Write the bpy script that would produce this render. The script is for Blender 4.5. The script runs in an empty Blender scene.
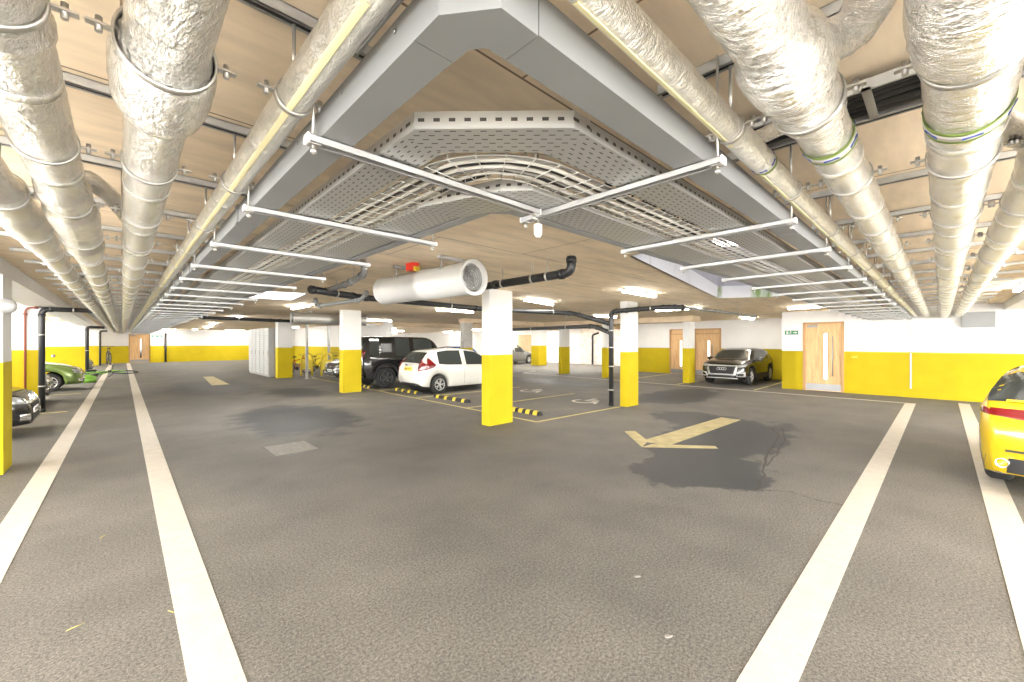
import bpy, bmesh, math, random
from mathutils import Vector, Matrix
from mathutils.bvhtree import BVHTree
random.seed(7)
PI = math.pi
scene = bpy.context.scene
col = scene.collection

# ------------------------------------------------------------------ camera, sky, exposure
FPX, CAMH = 409.5, 1.75
YAW = math.atan(390 / 409.5)
cd = bpy.data.cameras.new('camera'); cam = bpy.data.objects.new('camera', cd); col.objects.link(cam)
cd.sensor_width = 36.0; cd.lens = 36.0 * FPX / 1024; cd.clip_start = 0.02; cd.clip_end = 300
cd.shift_y = 1.0 / 1024
cam.location = (0, 0, CAMH); cam.rotation_euler = (PI / 2, 0, -YAW)
scene.camera = cam
world = bpy.data.worlds.new('sky'); scene.world = world; world.use_nodes = True
bg = world.node_tree.nodes['Background']
bg.inputs[0].default_value = (1.0, 0.985, 0.95, 1); bg.inputs[1].default_value = 8.0
scene.view_settings.view_transform = 'Standard'; scene.view_settings.look = 'None'
scene.view_settings.gamma = 1.0; scene.view_settings.use_curve_mapping = False
scene.view_settings.exposure = 1.55
LAMP = 34.0            # strength of the batten diffusers

CEIL = 2.86
FWD = (math.sin(YAW), math.cos(YAW)); RGT = (math.cos(YAW), -math.sin(YAW))
def gp(px, py, z=0.0):
    d = FPX * (CAMH - z) / (py - 342); xc = (px - 512) / FPX * d
    return (d * FWD[0] + xc * RGT[0], d * FWD[1] + xc * RGT[1])

# ------------------------------------------------------------------ helpers
class MB:
    """collects shapes of ONE mesh"""
    def __init__(s): s.bm = bmesh.new(); s.mi = 0
    def _f(s, vs):
        try:
            f = s.bm.faces.new(vs); f.material_index = s.mi; f.smooth = s.sm if hasattr(s, 'sm') else False; return f
        except ValueError: return None
    def box(s, c, d, rot=None, bev=0):
        v = []
        for x in (-.5, .5):
            for y in (-.5, .5):
                for z in (-.5, .5):
                    p = Vector((x * d[0], y * d[1], z * d[2]))
                    if rot is not None: p = rot @ p
                    v.append(s.bm.verts.new(p + Vector(c)))
        fs = [s._f([v[i] for i in q]) for q in ((0,1,3,2),(4,6,7,5),(0,4,5,1),(2,3,7,6),(0,2,6,4),(1,5,7,3))]
        if bev:
            es = list({e for f in fs for e in f.edges})
            r = bmesh.ops.bevel(s.bm, geom=es, offset=bev, segments=2, affect='EDGES', profile=.5)
            for f in r['faces']: f.material_index = s.mi
        return s
    def b2(s, a, b, bev=0):
        return s.box([(a[i] + b[i]) / 2 for i in range(3)], [abs(b[i] - a[i]) for i in range(3)], None, bev)
    def sweep(s, pts, rad, seg=12, caps=True, jit=0, smooth=True):
        pts = [Vector(p) for p in pts]; n = len(pts)
        if not callable(rad) and not isinstance(rad, (list, tuple)): rad = [rad] * n
        rings = []; t0 = (pts[1] - pts[0]).normalized()
        u = t0.orthogonal().normalized()
        for i, p in enumerate(pts):
            t = (pts[min(i + 1, n - 1)] - pts[max(i - 1, 0)]).normalized()
            u = (u - t * u.dot(t)).normalized(); w = t.cross(u)
            ring = []
            for k in range(seg):
                a = 2 * PI * k / seg; r = rad[i] * (1 + (random.gauss(0, jit) if jit else 0))
                ring.append(s.bm.verts.new(p + u * (r * math.cos(a)) + w * (r * math.sin(a))))
            rings.append(ring)
        for a, b in zip(rings, rings[1:]):
            for k in range(seg):
                f = s._f((a[k], a[(k + 1) % seg], b[(k + 1) % seg], b[k]))
                if f: f.smooth = smooth
        if caps: s._f(rings[0][::-1]); s._f(rings[-1])
        return s
    def tube(s, a, b, r, seg=10, r2=None): return s.sweep([a, b], [r, r if r2 is None else r2], seg)
    def lathe(s, prof, M=None, seg=24, smooth=True, close=False):
        """prof: (r, h) pairs around local z"""
        rings = []
        for r, h in prof:
            rg = []
            for k in range(seg):
                a = 2 * PI * k / seg; p = Vector((r * math.cos(a), r * math.sin(a), h))
                rg.append(s.bm.verts.new(M @ p if M else p))
            rings.append(rg)
        pr = list(zip(rings, rings[1:])) + ([(rings[-1], rings[0])] if close else [])
        for a, b in pr:
            for k in range(seg):
                f = s._f((a[k], a[(k + 1) % seg], b[(k + 1) % seg], b[k]))
                if f: f.smooth = smooth
        if not close: s._f(rings[0][::-1]); s._f(rings[-1])
        return s
    def torus(s, c, axis, R, r, seg=28, sub=8):
        ax = Vector(axis).normalized(); u = ax.orthogonal().normalized(); w = ax.cross(u); c = Vector(c); rings = []
        for i in range(seg):
            a = 2 * PI * i / seg; d = u * math.cos(a) + w * math.sin(a)
            rings.append([s.bm.verts.new(c + d * (R + r * math.cos(b)) + ax * (r * math.sin(b))) for b in [2 * PI * j / sub for j in range(sub)]])
        for i in range(seg):
            a, b = rings[i], rings[(i + 1) % seg]
            for j in range(sub):
                f = s._f((a[j], b[j], b[(j + 1) % sub], a[(j + 1) % sub]))
                if f: f.smooth = True
        return s
    def prism(s, poly, z0, z1):
        a = [s.bm.verts.new((x, y, z0)) for x, y in poly]; b = [s.bm.verts.new((x, y, z1)) for x, y in poly]; n = len(poly)
        s._f(a[::-1]); s._f(b)
        for i in range(n): s._f((a[i], a[(i + 1) % n], b[(i + 1) % n], b[i]))
        return s
    def profile_path(s, prof, path):
        """sweep closed profile (offset, z) along plan path with mitred corners; +offset = right of travel"""
        P = [Vector((p[0], p[1])) for p in path]; n = len(P); rings = []
        for i in range(n):
            d0 = (P[i] - P[i - 1]).normalized() if i else (P[1] - P[0]).normalized()
            d1 = (P[i + 1] - P[i]).normalized() if i < n - 1 else d0
            n0 = Vector((d0.y, -d0.x)); n1 = Vector((d1.y, -d1.x)); m = (n0 + n1).normalized(); k = 1 / max(.3, m.dot(n0))
            rings.append([s.bm.verts.new((P[i].x + m.x * k * o, P[i].y + m.y * k * o, z)) for o, z in prof])
        q = len(prof)
        for a, b in zip(rings, rings[1:]):
            for j in range(q): s._f((a[j], a[(j + 1) % q], b[(j + 1) % q], b[j]))
        s._f(rings[0]); s._f(rings[-1][::-1])
        return s
    def build(s, name, mats, parent=None, loc=None, rotz=0):
        bmesh.ops.recalc_face_normals(s.bm, faces=s.bm.faces[:])
        me = bpy.data.meshes.new(name); s.bm.to_mesh(me); s.bm.free()
        if not isinstance(mats, (list, tuple)): mats = [mats]
        for m in mats: me.materials.append(m)
        o = bpy.data.objects.new(name, me); col.objects.link(o)
        if parent: o.parent = parent
        if loc: o.location = loc
        o.rotation_euler.z = rotz
        return o

def tag(o, label, cat, group=None, kind=None):
    o['label'] = label; o['category'] = cat
    if group: o['group'] = group
    if kind: o['kind'] = kind
    return o
def thing(name, label, cat, loc=(0, 0, 0), rotz=0, group=None):
    o = bpy.data.objects.new(name, None); o.empty_display_size = .1; col.objects.link(o)
    o.location = loc; o.rotation_euler = (0, 0, rotz)
    return tag(o, label, cat, group)
def struct(o, label=None):
    o['kind'] = 'structure'
    if label: o['label'] = label
    return o
def dup(root, loc, rotz, label, group=None):
    r = root.copy(); col.objects.link(r); r.location = loc; r.rotation_euler = (0, 0, rotz); r['label'] = label
    if group: r['group'] = group
    for ch in list(root.children):
        c = ch.copy(); col.objects.link(c); c.parent = r
        for g in ch.children:
            d = g.copy(); col.objects.link(d); d.parent = c
    return r
ORD = 'first second third fourth fifth sixth seventh eighth ninth tenth eleventh twelfth thirteenth fourteenth fifteenth sixteenth seventeenth eighteenth nineteenth twentieth'.split()
def nth(i):
    i += 1
    if i <= 20: return ORD[i - 1]
    t, u = divmod(i, 10); T = {2: 'twent', 3: 'thirt', 4: 'fort', 5: 'fift'}[t]
    return T + 'ieth' if u == 0 else T + 'y-' + ORD[u - 1]

# ------------------------------------------------------------------ materials
def mat(name, rgb, rough=.6, metal=0.0, spec=.5, emit=None, es=0, bump=0, bscale=30, coat=0, vary=0, vscale=6, alpha=1):
    m = bpy.data.materials.new(name); m.use_nodes = True; nt = m.node_tree; b = nt.nodes['Principled BSDF']
    b.inputs['Base Color'].default_value = (*rgb, 1); b.inputs['Roughness'].default_value = rough
    b.inputs['Metallic'].default_value = metal; b.inputs['Specular IOR Level'].default_value = spec
    b.inputs['Coat Weight'].default_value = coat
    if emit: b.inputs['Emission Color'].default_value = (*emit, 1); b.inputs['Emission Strength'].default_value = es
    tc = nt.nodes.new('ShaderNodeTexCoord')
    if vary:
        n = nt.nodes.new('ShaderNodeTexNoise'); n.inputs['Scale'].default_value = vscale; n.inputs['Detail'].default_value = 5
        r = nt.nodes.new('ShaderNodeMapRange'); r.inputs['From Min'].default_value = .3; r.inputs['From Max'].default_value = .7
        r.inputs['To Min'].default_value = 1 - vary; r.inputs['To Max'].default_value = 1 + vary
        v = nt.nodes.new('ShaderNodeVectorMath'); v.operation = 'SCALE'; v.inputs[0].default_value = rgb
        nt.links.new(tc.outputs['Object'], n.inputs['Vector']); nt.links.new(n.outputs['Fac'], r.inputs['Value'])
        nt.links.new(r.outputs[0], v.inputs['Scale']); nt.links.new(v.outputs[0], b.inputs['Base Color'])
    if bump:
        n = nt.nodes.new('ShaderNodeTexNoise'); n.inputs['Scale'].default_value = bscale; n.inputs['Detail'].default_value = 4
        bu = nt.nodes.new('ShaderNodeBump'); bu.inputs['Strength'].default_value = bump; bu.inputs['Distance'].default_value = .02
        nt.links.new(tc.outputs['Object'], n.inputs['Vector']); nt.links.new(n.outputs['Fac'], bu.inputs['Height']); nt.links.new(bu.outputs[0], b.inputs['Normal'])
    return m
class N:
    """tiny node maths helper"""
    def __init__(s, m): s.nt = m.node_tree
    def new(s, t, **k):
        n = s.nt.nodes.new(t)
        for a, v in k.items(): setattr(n, a, v)
        return n
    def put(s, sock, v):
        if hasattr(v, 'is_output'): s.nt.links.new(v, sock)
        else: sock.default_value = v
    def m(s, op, a, b=0.0, c=0.0):
        n = s.new('ShaderNodeMath', operation=op)
        for i, v in enumerate((a, b, c)): s.put(n.inputs[i], v)
        return n.outputs[0]
    def xyz(s, out='Object'):
        t = s.new('ShaderNodeTexCoord'); q = s.new('ShaderNodeSeparateXYZ'); s.nt.links.new(t.outputs[out], q.inputs[0]); return t.outputs[out], q.outputs
    def noise(s, vec, sc, det=4, rough=.5):
        n = s.new('ShaderNodeTexNoise'); n.inputs['Scale'].default_value = sc; n.inputs['Detail'].default_value = det; n.inputs['Roughness'].default_value = rough
        s.nt.links.new(vec, n.inputs['Vector']); return n.outputs['Fac']
    def rng(s, v, a, b, c, d, smooth=False):
        n = s.new('ShaderNodeMapRange'); n.interpolation_type = 'SMOOTHSTEP' if smooth else 'LINEAR'
        s.put(n.inputs['Value'], v)
        for k, w in (('From Min', a), ('From Max', b), ('To Min', c), ('To Max', d)): s.put(n.inputs[k], w)
        return n.outputs[0]
    def mix(s, f, a, b):
        n = s.new('ShaderNodeMix', data_type='RGBA'); s.put(n.inputs[0], f); s.put(n.inputs[6], a); s.put(n.inputs[7], b); return n.outputs[2]

def foil_mat(name, rgb, scale, rough=.3):
    m = mat(name, rgb, rough, .86); h = N(m); b = m.node_tree.nodes['Principled BSDF']
    vec, _ = h.xyz()
    mp = h.new('ShaderNodeMapping'); mp.inputs['Rotation'].default_value = (0, 0, PI / 4); mp.inputs['Scale'].default_value = (1.0, .42, 1.0); h.nt.links.new(vec, mp.inputs['Vector']); vec = mp.outputs[0]
    vo = h.new('ShaderNodeTexVoronoi'); vo.inputs['Scale'].default_value = scale; vo.feature = 'F1'
    nn = h.new('ShaderNodeTexNoise'); nn.inputs['Scale'].default_value = scale * .5; nn.inputs['Detail'].default_value = 6; nn.inputs['Roughness'].default_value = .65
    va = h.new('ShaderNodeVectorMath', operation='ADD'); vs = h.new('ShaderNodeVectorMath', operation='SCALE'); vs.inputs['Scale'].default_value = .12
    h.nt.links.new(vec, nn.inputs['Vector']); h.nt.links.new(nn.outputs['Color'], vs.inputs[0]); h.nt.links.new(vec, va.inputs[0]); h.nt.links.new(vs.outputs[0], va.inputs[1])
    h.nt.links.new(va.outputs[0], vo.inputs['Vector'])
    hh = h.m('ADD', h.m('MULTIPLY', vo.outputs['Distance'], .5), nn.outputs['Fac'])
    bu = h.new('ShaderNodeBump'); bu.inputs['Strength'].default_value = 1.0; bu.inputs['Distance'].default_value = .02
    h.nt.links.new(hh, bu.inputs['Height']); h.nt.links.new(bu.outputs[0], b.inputs['Normal'])
    c = h.mix(h.rng(nn.outputs['Fac'], .35, .65, 0, 1), (*[q * .82 for q in rgb], 1), (*rgb, 1)); h.nt.links.new(c, b.inputs['Base Color'])
    return m

M = {}
M['white_wall'] = mat('white_wall', (.68, .67, .66), .7, vary=.04, vscale=1.5)
M['yellow_wall'] = mat('yellow_wall', (.44, .34, .008), .75, 0, .2, vary=.05, vscale=2)
M['white_paint'] = mat('white_paint', (.60, .595, .58), .6)
M['foil'] = foil_mat('foil', (.93, .92, .89), 42, .2)
M['foil_plain'] = foil_mat('foil_plain', (.93, .92, .88), 40, .3)
M['clamp_steel'] = mat('clamp_steel', (.55, .54, .52), .4, .9)
M['galv'] = mat('galv', (.45, .45, .44), .42, .75, vary=.08, vscale=9)
M['galv_dark'] = mat('galv_dark', (.34, .34, .34), .5, .7)
M['strut_white'] = mat('strut_white', (.40, .40, .40), .4, .45)
M['trunking'] = mat('trunking', (.235, .24, .245), .5, .2, vary=.05, vscale=4)
M['black_pipe'] = mat('black_pipe', (.018, .019, .022), .38)
M['grey_pipe'] = mat('grey_pipe', (.16, .165, .17), .4)
M['black_cable'] = mat('black_cable', (.02, .02, .02), .5)
M['grey_cable'] = mat('grey_cable', (.25, .245, .235), .5)
M['white_cable'] = mat('white_cable', (.55, .54, .51), .5)
M['wire'] = mat('wire', (.55, .54, .51), .35, .8)
M['fan_white'] = mat('fan_white', (.44, .44, .435), .35)
M['fan_silver'] = mat('fan_silver', (.42, .41, .39), .4, .6)
M['dark'] = mat('dark', (.03, .03, .03), .6)
M['red'] = mat('red', (.65, .03, .015), .4)
M['copper'] = mat('copper', (.20, .05, .025), .5)
M['diffuser'] = mat('diffuser', (.9, .9, .88), .5, emit=(1, .96, .88), es=LAMP)
M['lamp_body'] = mat('lamp_body', (.78, .78, .76), .5)
M['rubber'] = mat('rubber', (.02, .02, .02), .8)
M['yellow_mark'] = mat('yellow_mark', (.55, .42, .02), .5)
M['steel'] = mat('steel', (.28, .28, .28), .4, .9)
M['glass_lit'] = mat('glass_lit', (.9, .88, .8), .2, emit=(1, .95, .82), es=1.3)
M['sign_green'] = mat('sign_green', (.01, .16, .07), .4)
M['locker'] = mat('locker', (.40, .41, .42), .45, .2)
M['concrete'] = mat('concrete', (.42, .40, .37), .8, vary=.12, vscale=4, bump=.2)
M['beam'] = mat('beam', (.58, .46, .32), .8, vary=.08, vscale=3)
M['tyre'] = mat('tyre', (.018, .018, .018), .75)
M['alloy'] = mat('alloy', (.62, .62, .62), .3, .9)
M['alloy_black'] = mat('alloy_black', (.10, .10, .10), .3, .8)
M['silver_trim'] = mat('silver_trim', (.5, .5, .5), .3, .25)
M['car_glass'] = mat('car_glass', (.030, .036, .035), .04, 0, .8)
M['chrome'] = mat('chrome', (.85, .85, .85), .15, 1.0)
M['lens_red'] = mat('lens_red', (.17, .004, .005), .15, 0, .6, coat=.6)
M['lens_clear'] = mat('lens_clear', (.38, .39, .39), .1, .3, .8, coat=.8)
M['plate_yellow'] = mat('plate_yellow', (.80, .58, .04), .4)
M['plate_white'] = mat('plate_white', (.8, .8, .8), .4)
M['plastic'] = mat('plastic', (.014, .014, .015), .6)
def paint(name, rgb, metal=.2, rough=.25): M[name] = mat(name, rgb, rough, metal, .5, coat=.9)
paint('paint_white', (.60, .59, .55), 0); paint('paint_black', (.013, .013, .014)); paint('paint_q', (.022, .022, .020), .3)
paint('paint_yellow', (.58, .40, .008), 0); paint('paint_green', (.16, .235, .06), .3); paint('paint_grey', (.11, .11, .115), .5)
paint('paint_silver', (.26, .255, .245), .5); paint('paint_blue', (.10, .22, .5), .3); paint('paint_dark', (.035, .032, .03), .3)
paint('bike_green', (.20, .50, .04), 0); paint('bike_dark', (.03, .03, .035), .2); paint('bike_red', (.5, .03, .03), .1)

def make_floor_mat():
    m = mat('asphalt', (.17, .16, .145), .75); h = N(m); b = m.node_tree.nodes['Principled BSDF']
    vec, q = h.xyz(); x, y = q[0], q[1]
    fine = h.noise(vec, 55, 3, .75); mid = h.noise(vec, 1.1, 6, .6); big = h.noise(vec, .28, 3); grit = h.noise(vec, 130, 2, .6)
    dn = h.m('MULTIPLY', h.m('SUBTRACT', h.noise(vec, 1.7, 5, .6), .5), 1.3)
    def patch(cx, cy, rx, ry, edge=.10):
        a = h.m('DIVIDE', h.m('SUBTRACT', x, cx), rx); c = h.m('DIVIDE', h.m('SUBTRACT', y, cy), ry)
        d = h.m('SQRT', h.m('ADD', h.m('MULTIPLY', a, a), h.m('MULTIPLY', c, c)))
        return h.rng(h.m('ADD', d, dn), 1 - edge, 1 + edge, 1, 0, True)
    P = None
    for e in ((2.95, 10.3, 1.15, 2.1, .2), (5.8, 2.35, 1.05, .8, .06), (8.0, 2.75, 2.2, .95, .08), (9.5, 3.9, .9, .95, .1), (13.2, 5.9, 2.4, 1.0, .12),
              (2.6, 19.5, 1.4, 3.0, .35), (13.6, 12.5, 1.0, 4.0, .3), (4.4, 15.5, .8, 1.6, .3)):
        p = patch(*e); P = p if P is None else h.m('MAXIMUM', P, p)
    # dark damp streaks in the far aisle, faint tyre wear
    base = h.mix(h.rng(mid, .3, .7, 0, 1), (.110, .103, .091, 1), (.165, .154, .135, 1))
    base = h.mix(h.rng(big, .35, .65, .35, 0), base, (.076, .075, .073, 1))
    sp = h.rng(fine, .36, .66, .55, 1.5); gr = h.rng(grit, .3, .7, .6, 1.45)
    v = h.new('ShaderNodeVectorMath', operation='SCALE'); h.put(v.inputs[0], base); h.put(v.inputs['Scale'], h.m('MULTIPLY', sp, gr))
    wet = h.mix(h.m('MULTIPLY', P, .92), v.outputs[0], (.017, .0195, .024, 1))
    h.nt.links.new(wet, b.inputs['Base Color'])
    h.put(b.inputs['Roughness'], h.rng(P, 0, 1, .75, .6))
    bu = h.new('ShaderNodeBump'); bu.inputs['Strength'].default_value = .35; bu.inputs['Distance'].default_value = .01
    h.put(bu.inputs['Height'], fine); h.nt.links.new(bu.outputs[0], b.inputs['Normal'])
    return m
M['asphalt'] = make_floor_mat()

def make_ceiling_mat():
    m = mat('ply_ceiling', (.6, .5, .36), .75); h = N(m); b = m.node_tree.nodes['Principled BSDF']
    vec, q = h.xyz()
    br = h.new('ShaderNodeTexBrick'); br.offset = .5; br.inputs['Scale'].default_value = 1.0
    for k, v in (('Mortar Size', .006), ('Mortar Smooth', .2), ('Brick Width', 2.44), ('Row Height', 1.22)): br.inputs[k].default_value = v
    br.inputs['Color1'].default_value = (.88, .74, .565, 1); br.inputs['Color2'].default_value = (.82, .68, .51, 1); br.inputs['Mortar'].default_value = (.26, .18, .11, 1)
    h.nt.links.new(vec, br.inputs['Vector'])
    mp = h.new('ShaderNodeMapping'); mp.inputs['Scale'].default_value = (1.2, 5, 1); h.nt.links.new(vec, mp.inputs['Vector'])
    n = h.noise(mp.outputs[0], 1.2, 6, .6)
    v = h.new('ShaderNodeVectorMath', operation='SCALE'); h.put(v.inputs[0], br.outputs['Color']); h.put(v.inputs['Scale'], h.rng(n, .3, .7, .84, 1.14))
    h.nt.links.new(v.outputs[0], b.inputs['Base Color'])
    return m
M['ply_ceiling'] = make_ceiling_mat()

def make_perf(name, axis):
    """galvanised sheet with staggered slots; slots run along local x, rows along `axis`"""
    m = mat(name, (.40, .40, .39), .42, .7); h = N(m); nt = m.node_tree; b = nt.nodes['Principled BSDF']; out = nt.nodes['Material Output']
    vec, q = h.xyz(); u = q[0]; v = q['XYZ'.index(axis)]
    row = h.m('DIVIDE', v, .028 if axis == 'Y' else .055); ri = h.m('FLOOR', row); rf = h.m('FRACT', row)
    cx = h.m('FRACT', h.m('ADD', h.m('DIVIDE', u, .052), h.m('MULTIPLY', ri, .5)))
    hole_shade = h.m('MULTIPLY', h.m('MULTIPLY', h.m('GREATER_THAN', cx, .3), h.m('LESS_THAN', cx, .72)), h.m('MULTIPLY', h.m('GREATER_THAN', rf, .38), h.m('LESS_THAN', rf, .60)))
    c = h.mix(hole_shade, (.44, .44, .43, 1), (.035, .033, .03, 1)); nt.links.new(c, b.inputs['Base Color']); h.put(b.inputs['Metallic'], h.m('SUBTRACT', .6, h.m('MULTIPLY', hole_shade, .6)))  # slots are painted dark for the shade behind them, not cut through
    return m
M['perf'] = make_perf('perforated_sheet', 'Y'); M['perf_side'] = make_perf('perforated_flange', 'Z')

def make_wood():
    m = mat('oak', (.55, .34, .15), .5); h = N(m); b = m.node_tree.nodes['Principled BSDF']; vec, q = h.xyz()
    mp = h.new('ShaderNodeMapping'); mp.inputs['Scale'].default_value = (9, 9, .8); h.nt.links.new(vec, mp.inputs['Vector'])
    n = h.noise(mp.outputs[0], 2.2, 6, .6)
    h.nt.links.new(h.mix(h.rng(n, .3, .7, 0, 1), (.46, .27, .11, 1), (.66, .43, .21, 1)), b.inputs['Base Color']); return m
M['oak'] = make_wood(); M['oak_dark'] = mat('oak_frame', (.40, .23, .09), .5)
def make_stone():
    m = mat('rubble_stone', (.6, .5, .4), .85); h = N(m); b = m.node_tree.nodes['Principled BSDF']; vec, q = h.xyz()
    vo = h.new('ShaderNodeTexVoronoi'); vo.inputs['Scale'].default_value = 4; h.nt.links.new(vec, vo.inputs['Vector'])
    g = h.new('ShaderNodeSeparateColor'); h.nt.links.new(vo.outputs['Color'], g.inputs[0])
    c = h.mix(g.outputs[0], (.74, .69, .61, 1), (.54, .43, .34, 1)); c = h.mix(h.rng(vo.outputs['Distance'], .38, .6, 0, .8), c, (.72, .68, .62, 1))
    h.nt.links.new(c, b.inputs['Base Color']); return m
M['stone'] = make_stone()
def make_well():
    m = mat('algae_render', (.8, .8, .8), .7); h = N(m); b = m.node_tree.nodes['Principled BSDF']; vec, q = h.xyz()
    mp = h.new('ShaderNodeMapping'); mp.inputs['Scale'].default_value = (.8, .8, .2); h.nt.links.new(vec, mp.inputs['Vector'])
    n = h.noise(mp.outputs[0], 1.5, 5, .6)
    h.nt.links.new(h.mix(h.rng(n, .58, .68, 0, .9), (.62, .63, .67, 1), (.13, .22, .03, 1)), b.inputs['Base Color']); return m
M['algae'] = make_well(); M['lavender'] = mat('lavender_render', (.34, .34, .40), .8)
def make_line():
    m = mat('road_paint', (.74, .70, .62), .6); h = N(m); b = m.node_tree.nodes['Principled BSDF']; vec, q = h.xyz()
    n = h.noise(vec, 7, 6, .65); n2 = h.noise(vec, 60, 3, .6)
    c = h.mix(h.rng(n, .35, .7, 0, .55), (.56, .52, .46, 1), (.42, .385, .33, 1)); c = h.mix(h.rng(n2, .60, .72, 0, .7), c, (.25, .23, .20, 1))
    h.nt.links.new(c, b.inputs['Base Color']); return m
M['road_paint'] = make_line()
M['road_yellow'] = mat('road_yellow', (.5, .42, .14), .6, vary=.25, vscale=9)
M['arrow_paint'] = mat('arrow_paint', (.42, .35, .17), .6, vary=.2, vscale=5)
M['cover_rim'] = mat('cover_rim', (.10, .095, .085), .7)
M['cover'] = mat('cover', (.20, .19, .17), .7, vary=.2, vscale=12)

# ------------------------------------------------------------------ the setting
XW, XB, YF = 18.05, 22.2, 47.0
well = [(4.6, 1.62), (4.75, 2.75), (10.89, 3.90), (11.57, 2.95), (11.3, 1.62)]
box_hole = [(2.1, 12.0), (2.1, 10.3), (3.05, 10.05), (3.25, 11.9)]
struct(MB().b2((-7.2, -6.7, -.12), (27, YF + .3, 0)).build('floor', M['asphalt']), 'dark grey asphalt garage floor with damp patches')
M['paving'] = mat('bounce_paving', (.62, .60, .56), .8, vary=.08, vscale=3)
struct(MB().b2((-27, -26, -.12), (-7.2, YF + .3, -.002)).b2((-7.2, -26, -.12), (27, -6.7, -.002)).build('ground', M['paving']), 'unseen pale paving added outside to bounce daylight into the garage')  # unseen paving, added to bounce daylight up to the ceiling
bm = bmesh.new(); edges = []
for loop in ([(-7.2, -.5), (-1.2, -6.7), (27, -6.7), (27, YF + .3), (-7.2, YF + .3)], well, box_hole):
    vs = [bm.verts.new((x, y, CEIL)) for x, y in loop]
    edges += [bm.edges.new((vs[i], vs[(i + 1) % len(vs)])) for i in range(len(vs))]
bmesh.ops.triangle_fill(bm, use_beauty=True, edges=edges)
me = bpy.data.meshes.new('ceiling'); bm.to_mesh(me); bm.free(); me.materials.append(M['ply_ceiling'])
co = bpy.data.objects.new('ceiling', me); col.objects.link(co); struct(co, 'tan board ceiling with thin joints')

def well_walls(poly, z0, z1, m, name, t=.04):
    mb = MB(); n = len(poly); c = Vector((sum(p[0] for p in poly) / n, sum(p[1] for p in poly) / n, 0))
    for i in range(n):
        a = Vector((*poly[i], 0)); b = Vector((*poly[(i + 1) % n], 0)); d = (b - a); L = d.length
        nrm = Vector((d.y, -d.x, 0)).normalized()
        if nrm.dot((a + b) / 2 - c) < 0: nrm = -nrm
        R = Matrix.Rotation(math.atan2(d.y, d.x), 3, 'Z')
        mid = (a + b) / 2 + nrm * t / 2; mb.box((mid.x, mid.y, (z0 + z1) / 2), (L + 2 * t, t, z1 - z0), R)
    return struct(mb.build(name, m))
well_walls(well, CEIL, CEIL + .30, M['algae'], 'trim_1')
well_walls(well, CEIL + .30, CEIL + 1.3, M['lavender'], 'trim_2')
struct(MB().prism([(p[0], p[1]) for p in well], CEIL + 1.42, CEIL + 1.5).build('trim_14', M['lavender']))  # unseen cap added over the well to hold back sky light
well_walls(box_hole, CEIL, CEIL + .25, M['algae'], 'trim_3')

def wall(name, a, b, z0, z1, t, yz=1.42, side=1, gaps=()):
    """straight wall, white above yellow; thickness t on `side`; gaps = (s0,s1,zt) along its length"""
    a = Vector((*a, 0)); b = Vector((*b, 0)); d = b - a; L = d.length; ang = math.atan2(d.y, d.x)
    mb = MB()
    def seg(s0, s1, za, zb):
        for lo, hi, mi in ((za, min(zb, yz), 1), (max(za, yz), zb, 0)):
            if hi - lo > .005 and s1 - s0 > .005:
                mb.mi = mi; mb.b2((s0, 0, lo), (s1, side * t, hi))
    s = 0
    for g0, g1, gz in sorted(gaps):
        seg(s, g0, z0, z1); seg(g0, g1, gz, z1); s = g1
    seg(s, L, z0, z1)
    o = mb.build(name, [M['white_wall'], M['yellow_wall']], None, a, ang)
    return struct(o, name.replace('_', ' ') + ' painted white above a yellow band')

def door(name, label, w, h, loc, rotz, lit=True, over=0.0, closer=True):
    """local: x along wall, -y faces viewer, z up"""
    fr = MB()
    for x in (-w / 2 + .03, w / 2 - .03): fr.b2((x - .04, -.02, 0), (x + .04, .1, h))
    fr.b2((-w / 2 - .01, -.02, h - .06), (w / 2 + .01, .1, h))
    if over: fr.b2((-w / 2, -.01, h - over), (w / 2, .1, h - over + .05))
    d = fr.build(name, M['oak_dark'], None, loc, rotz); struct(d, label)
    hh = h - .06 - over + (.06 if over else 0)
    p = MB().b2((-w / 2 + .06, .02, .005), (w / 2 - .06, .07, hh), .004).build('door_leaf', M['oak'], d)
    if over: MB().b2((-w / 2 + .06, .03, hh + .01), (w / 2 - .06, .07, h - .05)).build('over_panel', M['oak'], d)
    gx = .08
    MB().b2((gx - .075, .005, .38), (gx + .075, .03, hh - .30)).build('glazing_bead', M['oak_dark'], d)
    MB().b2((gx - .05, 0, .42), (gx + .05, .02, hh - .34)).build('vision_panel', M['glass_lit'] if lit else M['car_glass'], d)
    hb = MB().tube((gx + .2, -.06, .55), (gx + .2, -.06, hh - .45), .016)
    for z in (.65, hh - .55): hb.tube((gx + .2, -.06, z), (gx + .2, .03, z), .011)
    hb.build('pull_handle', M['galv_dark'], d)
    MB().b2((-w / 2 + .08, .006, .03), (w / 2 - .08, .022, .26)).build('kick_plate', M['steel'], d)
    if closer: MB().b2((-w / 2 + .12, -.03, hh - .12), (-w / 2 + .42, .03, hh - .05), .008).tube((-w / 2 + .2, -.04, hh - .05), (-w / 2 + .5, -.03, hh + .01), .01).build('closer_arm', M['steel'], d)
    return d

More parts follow.
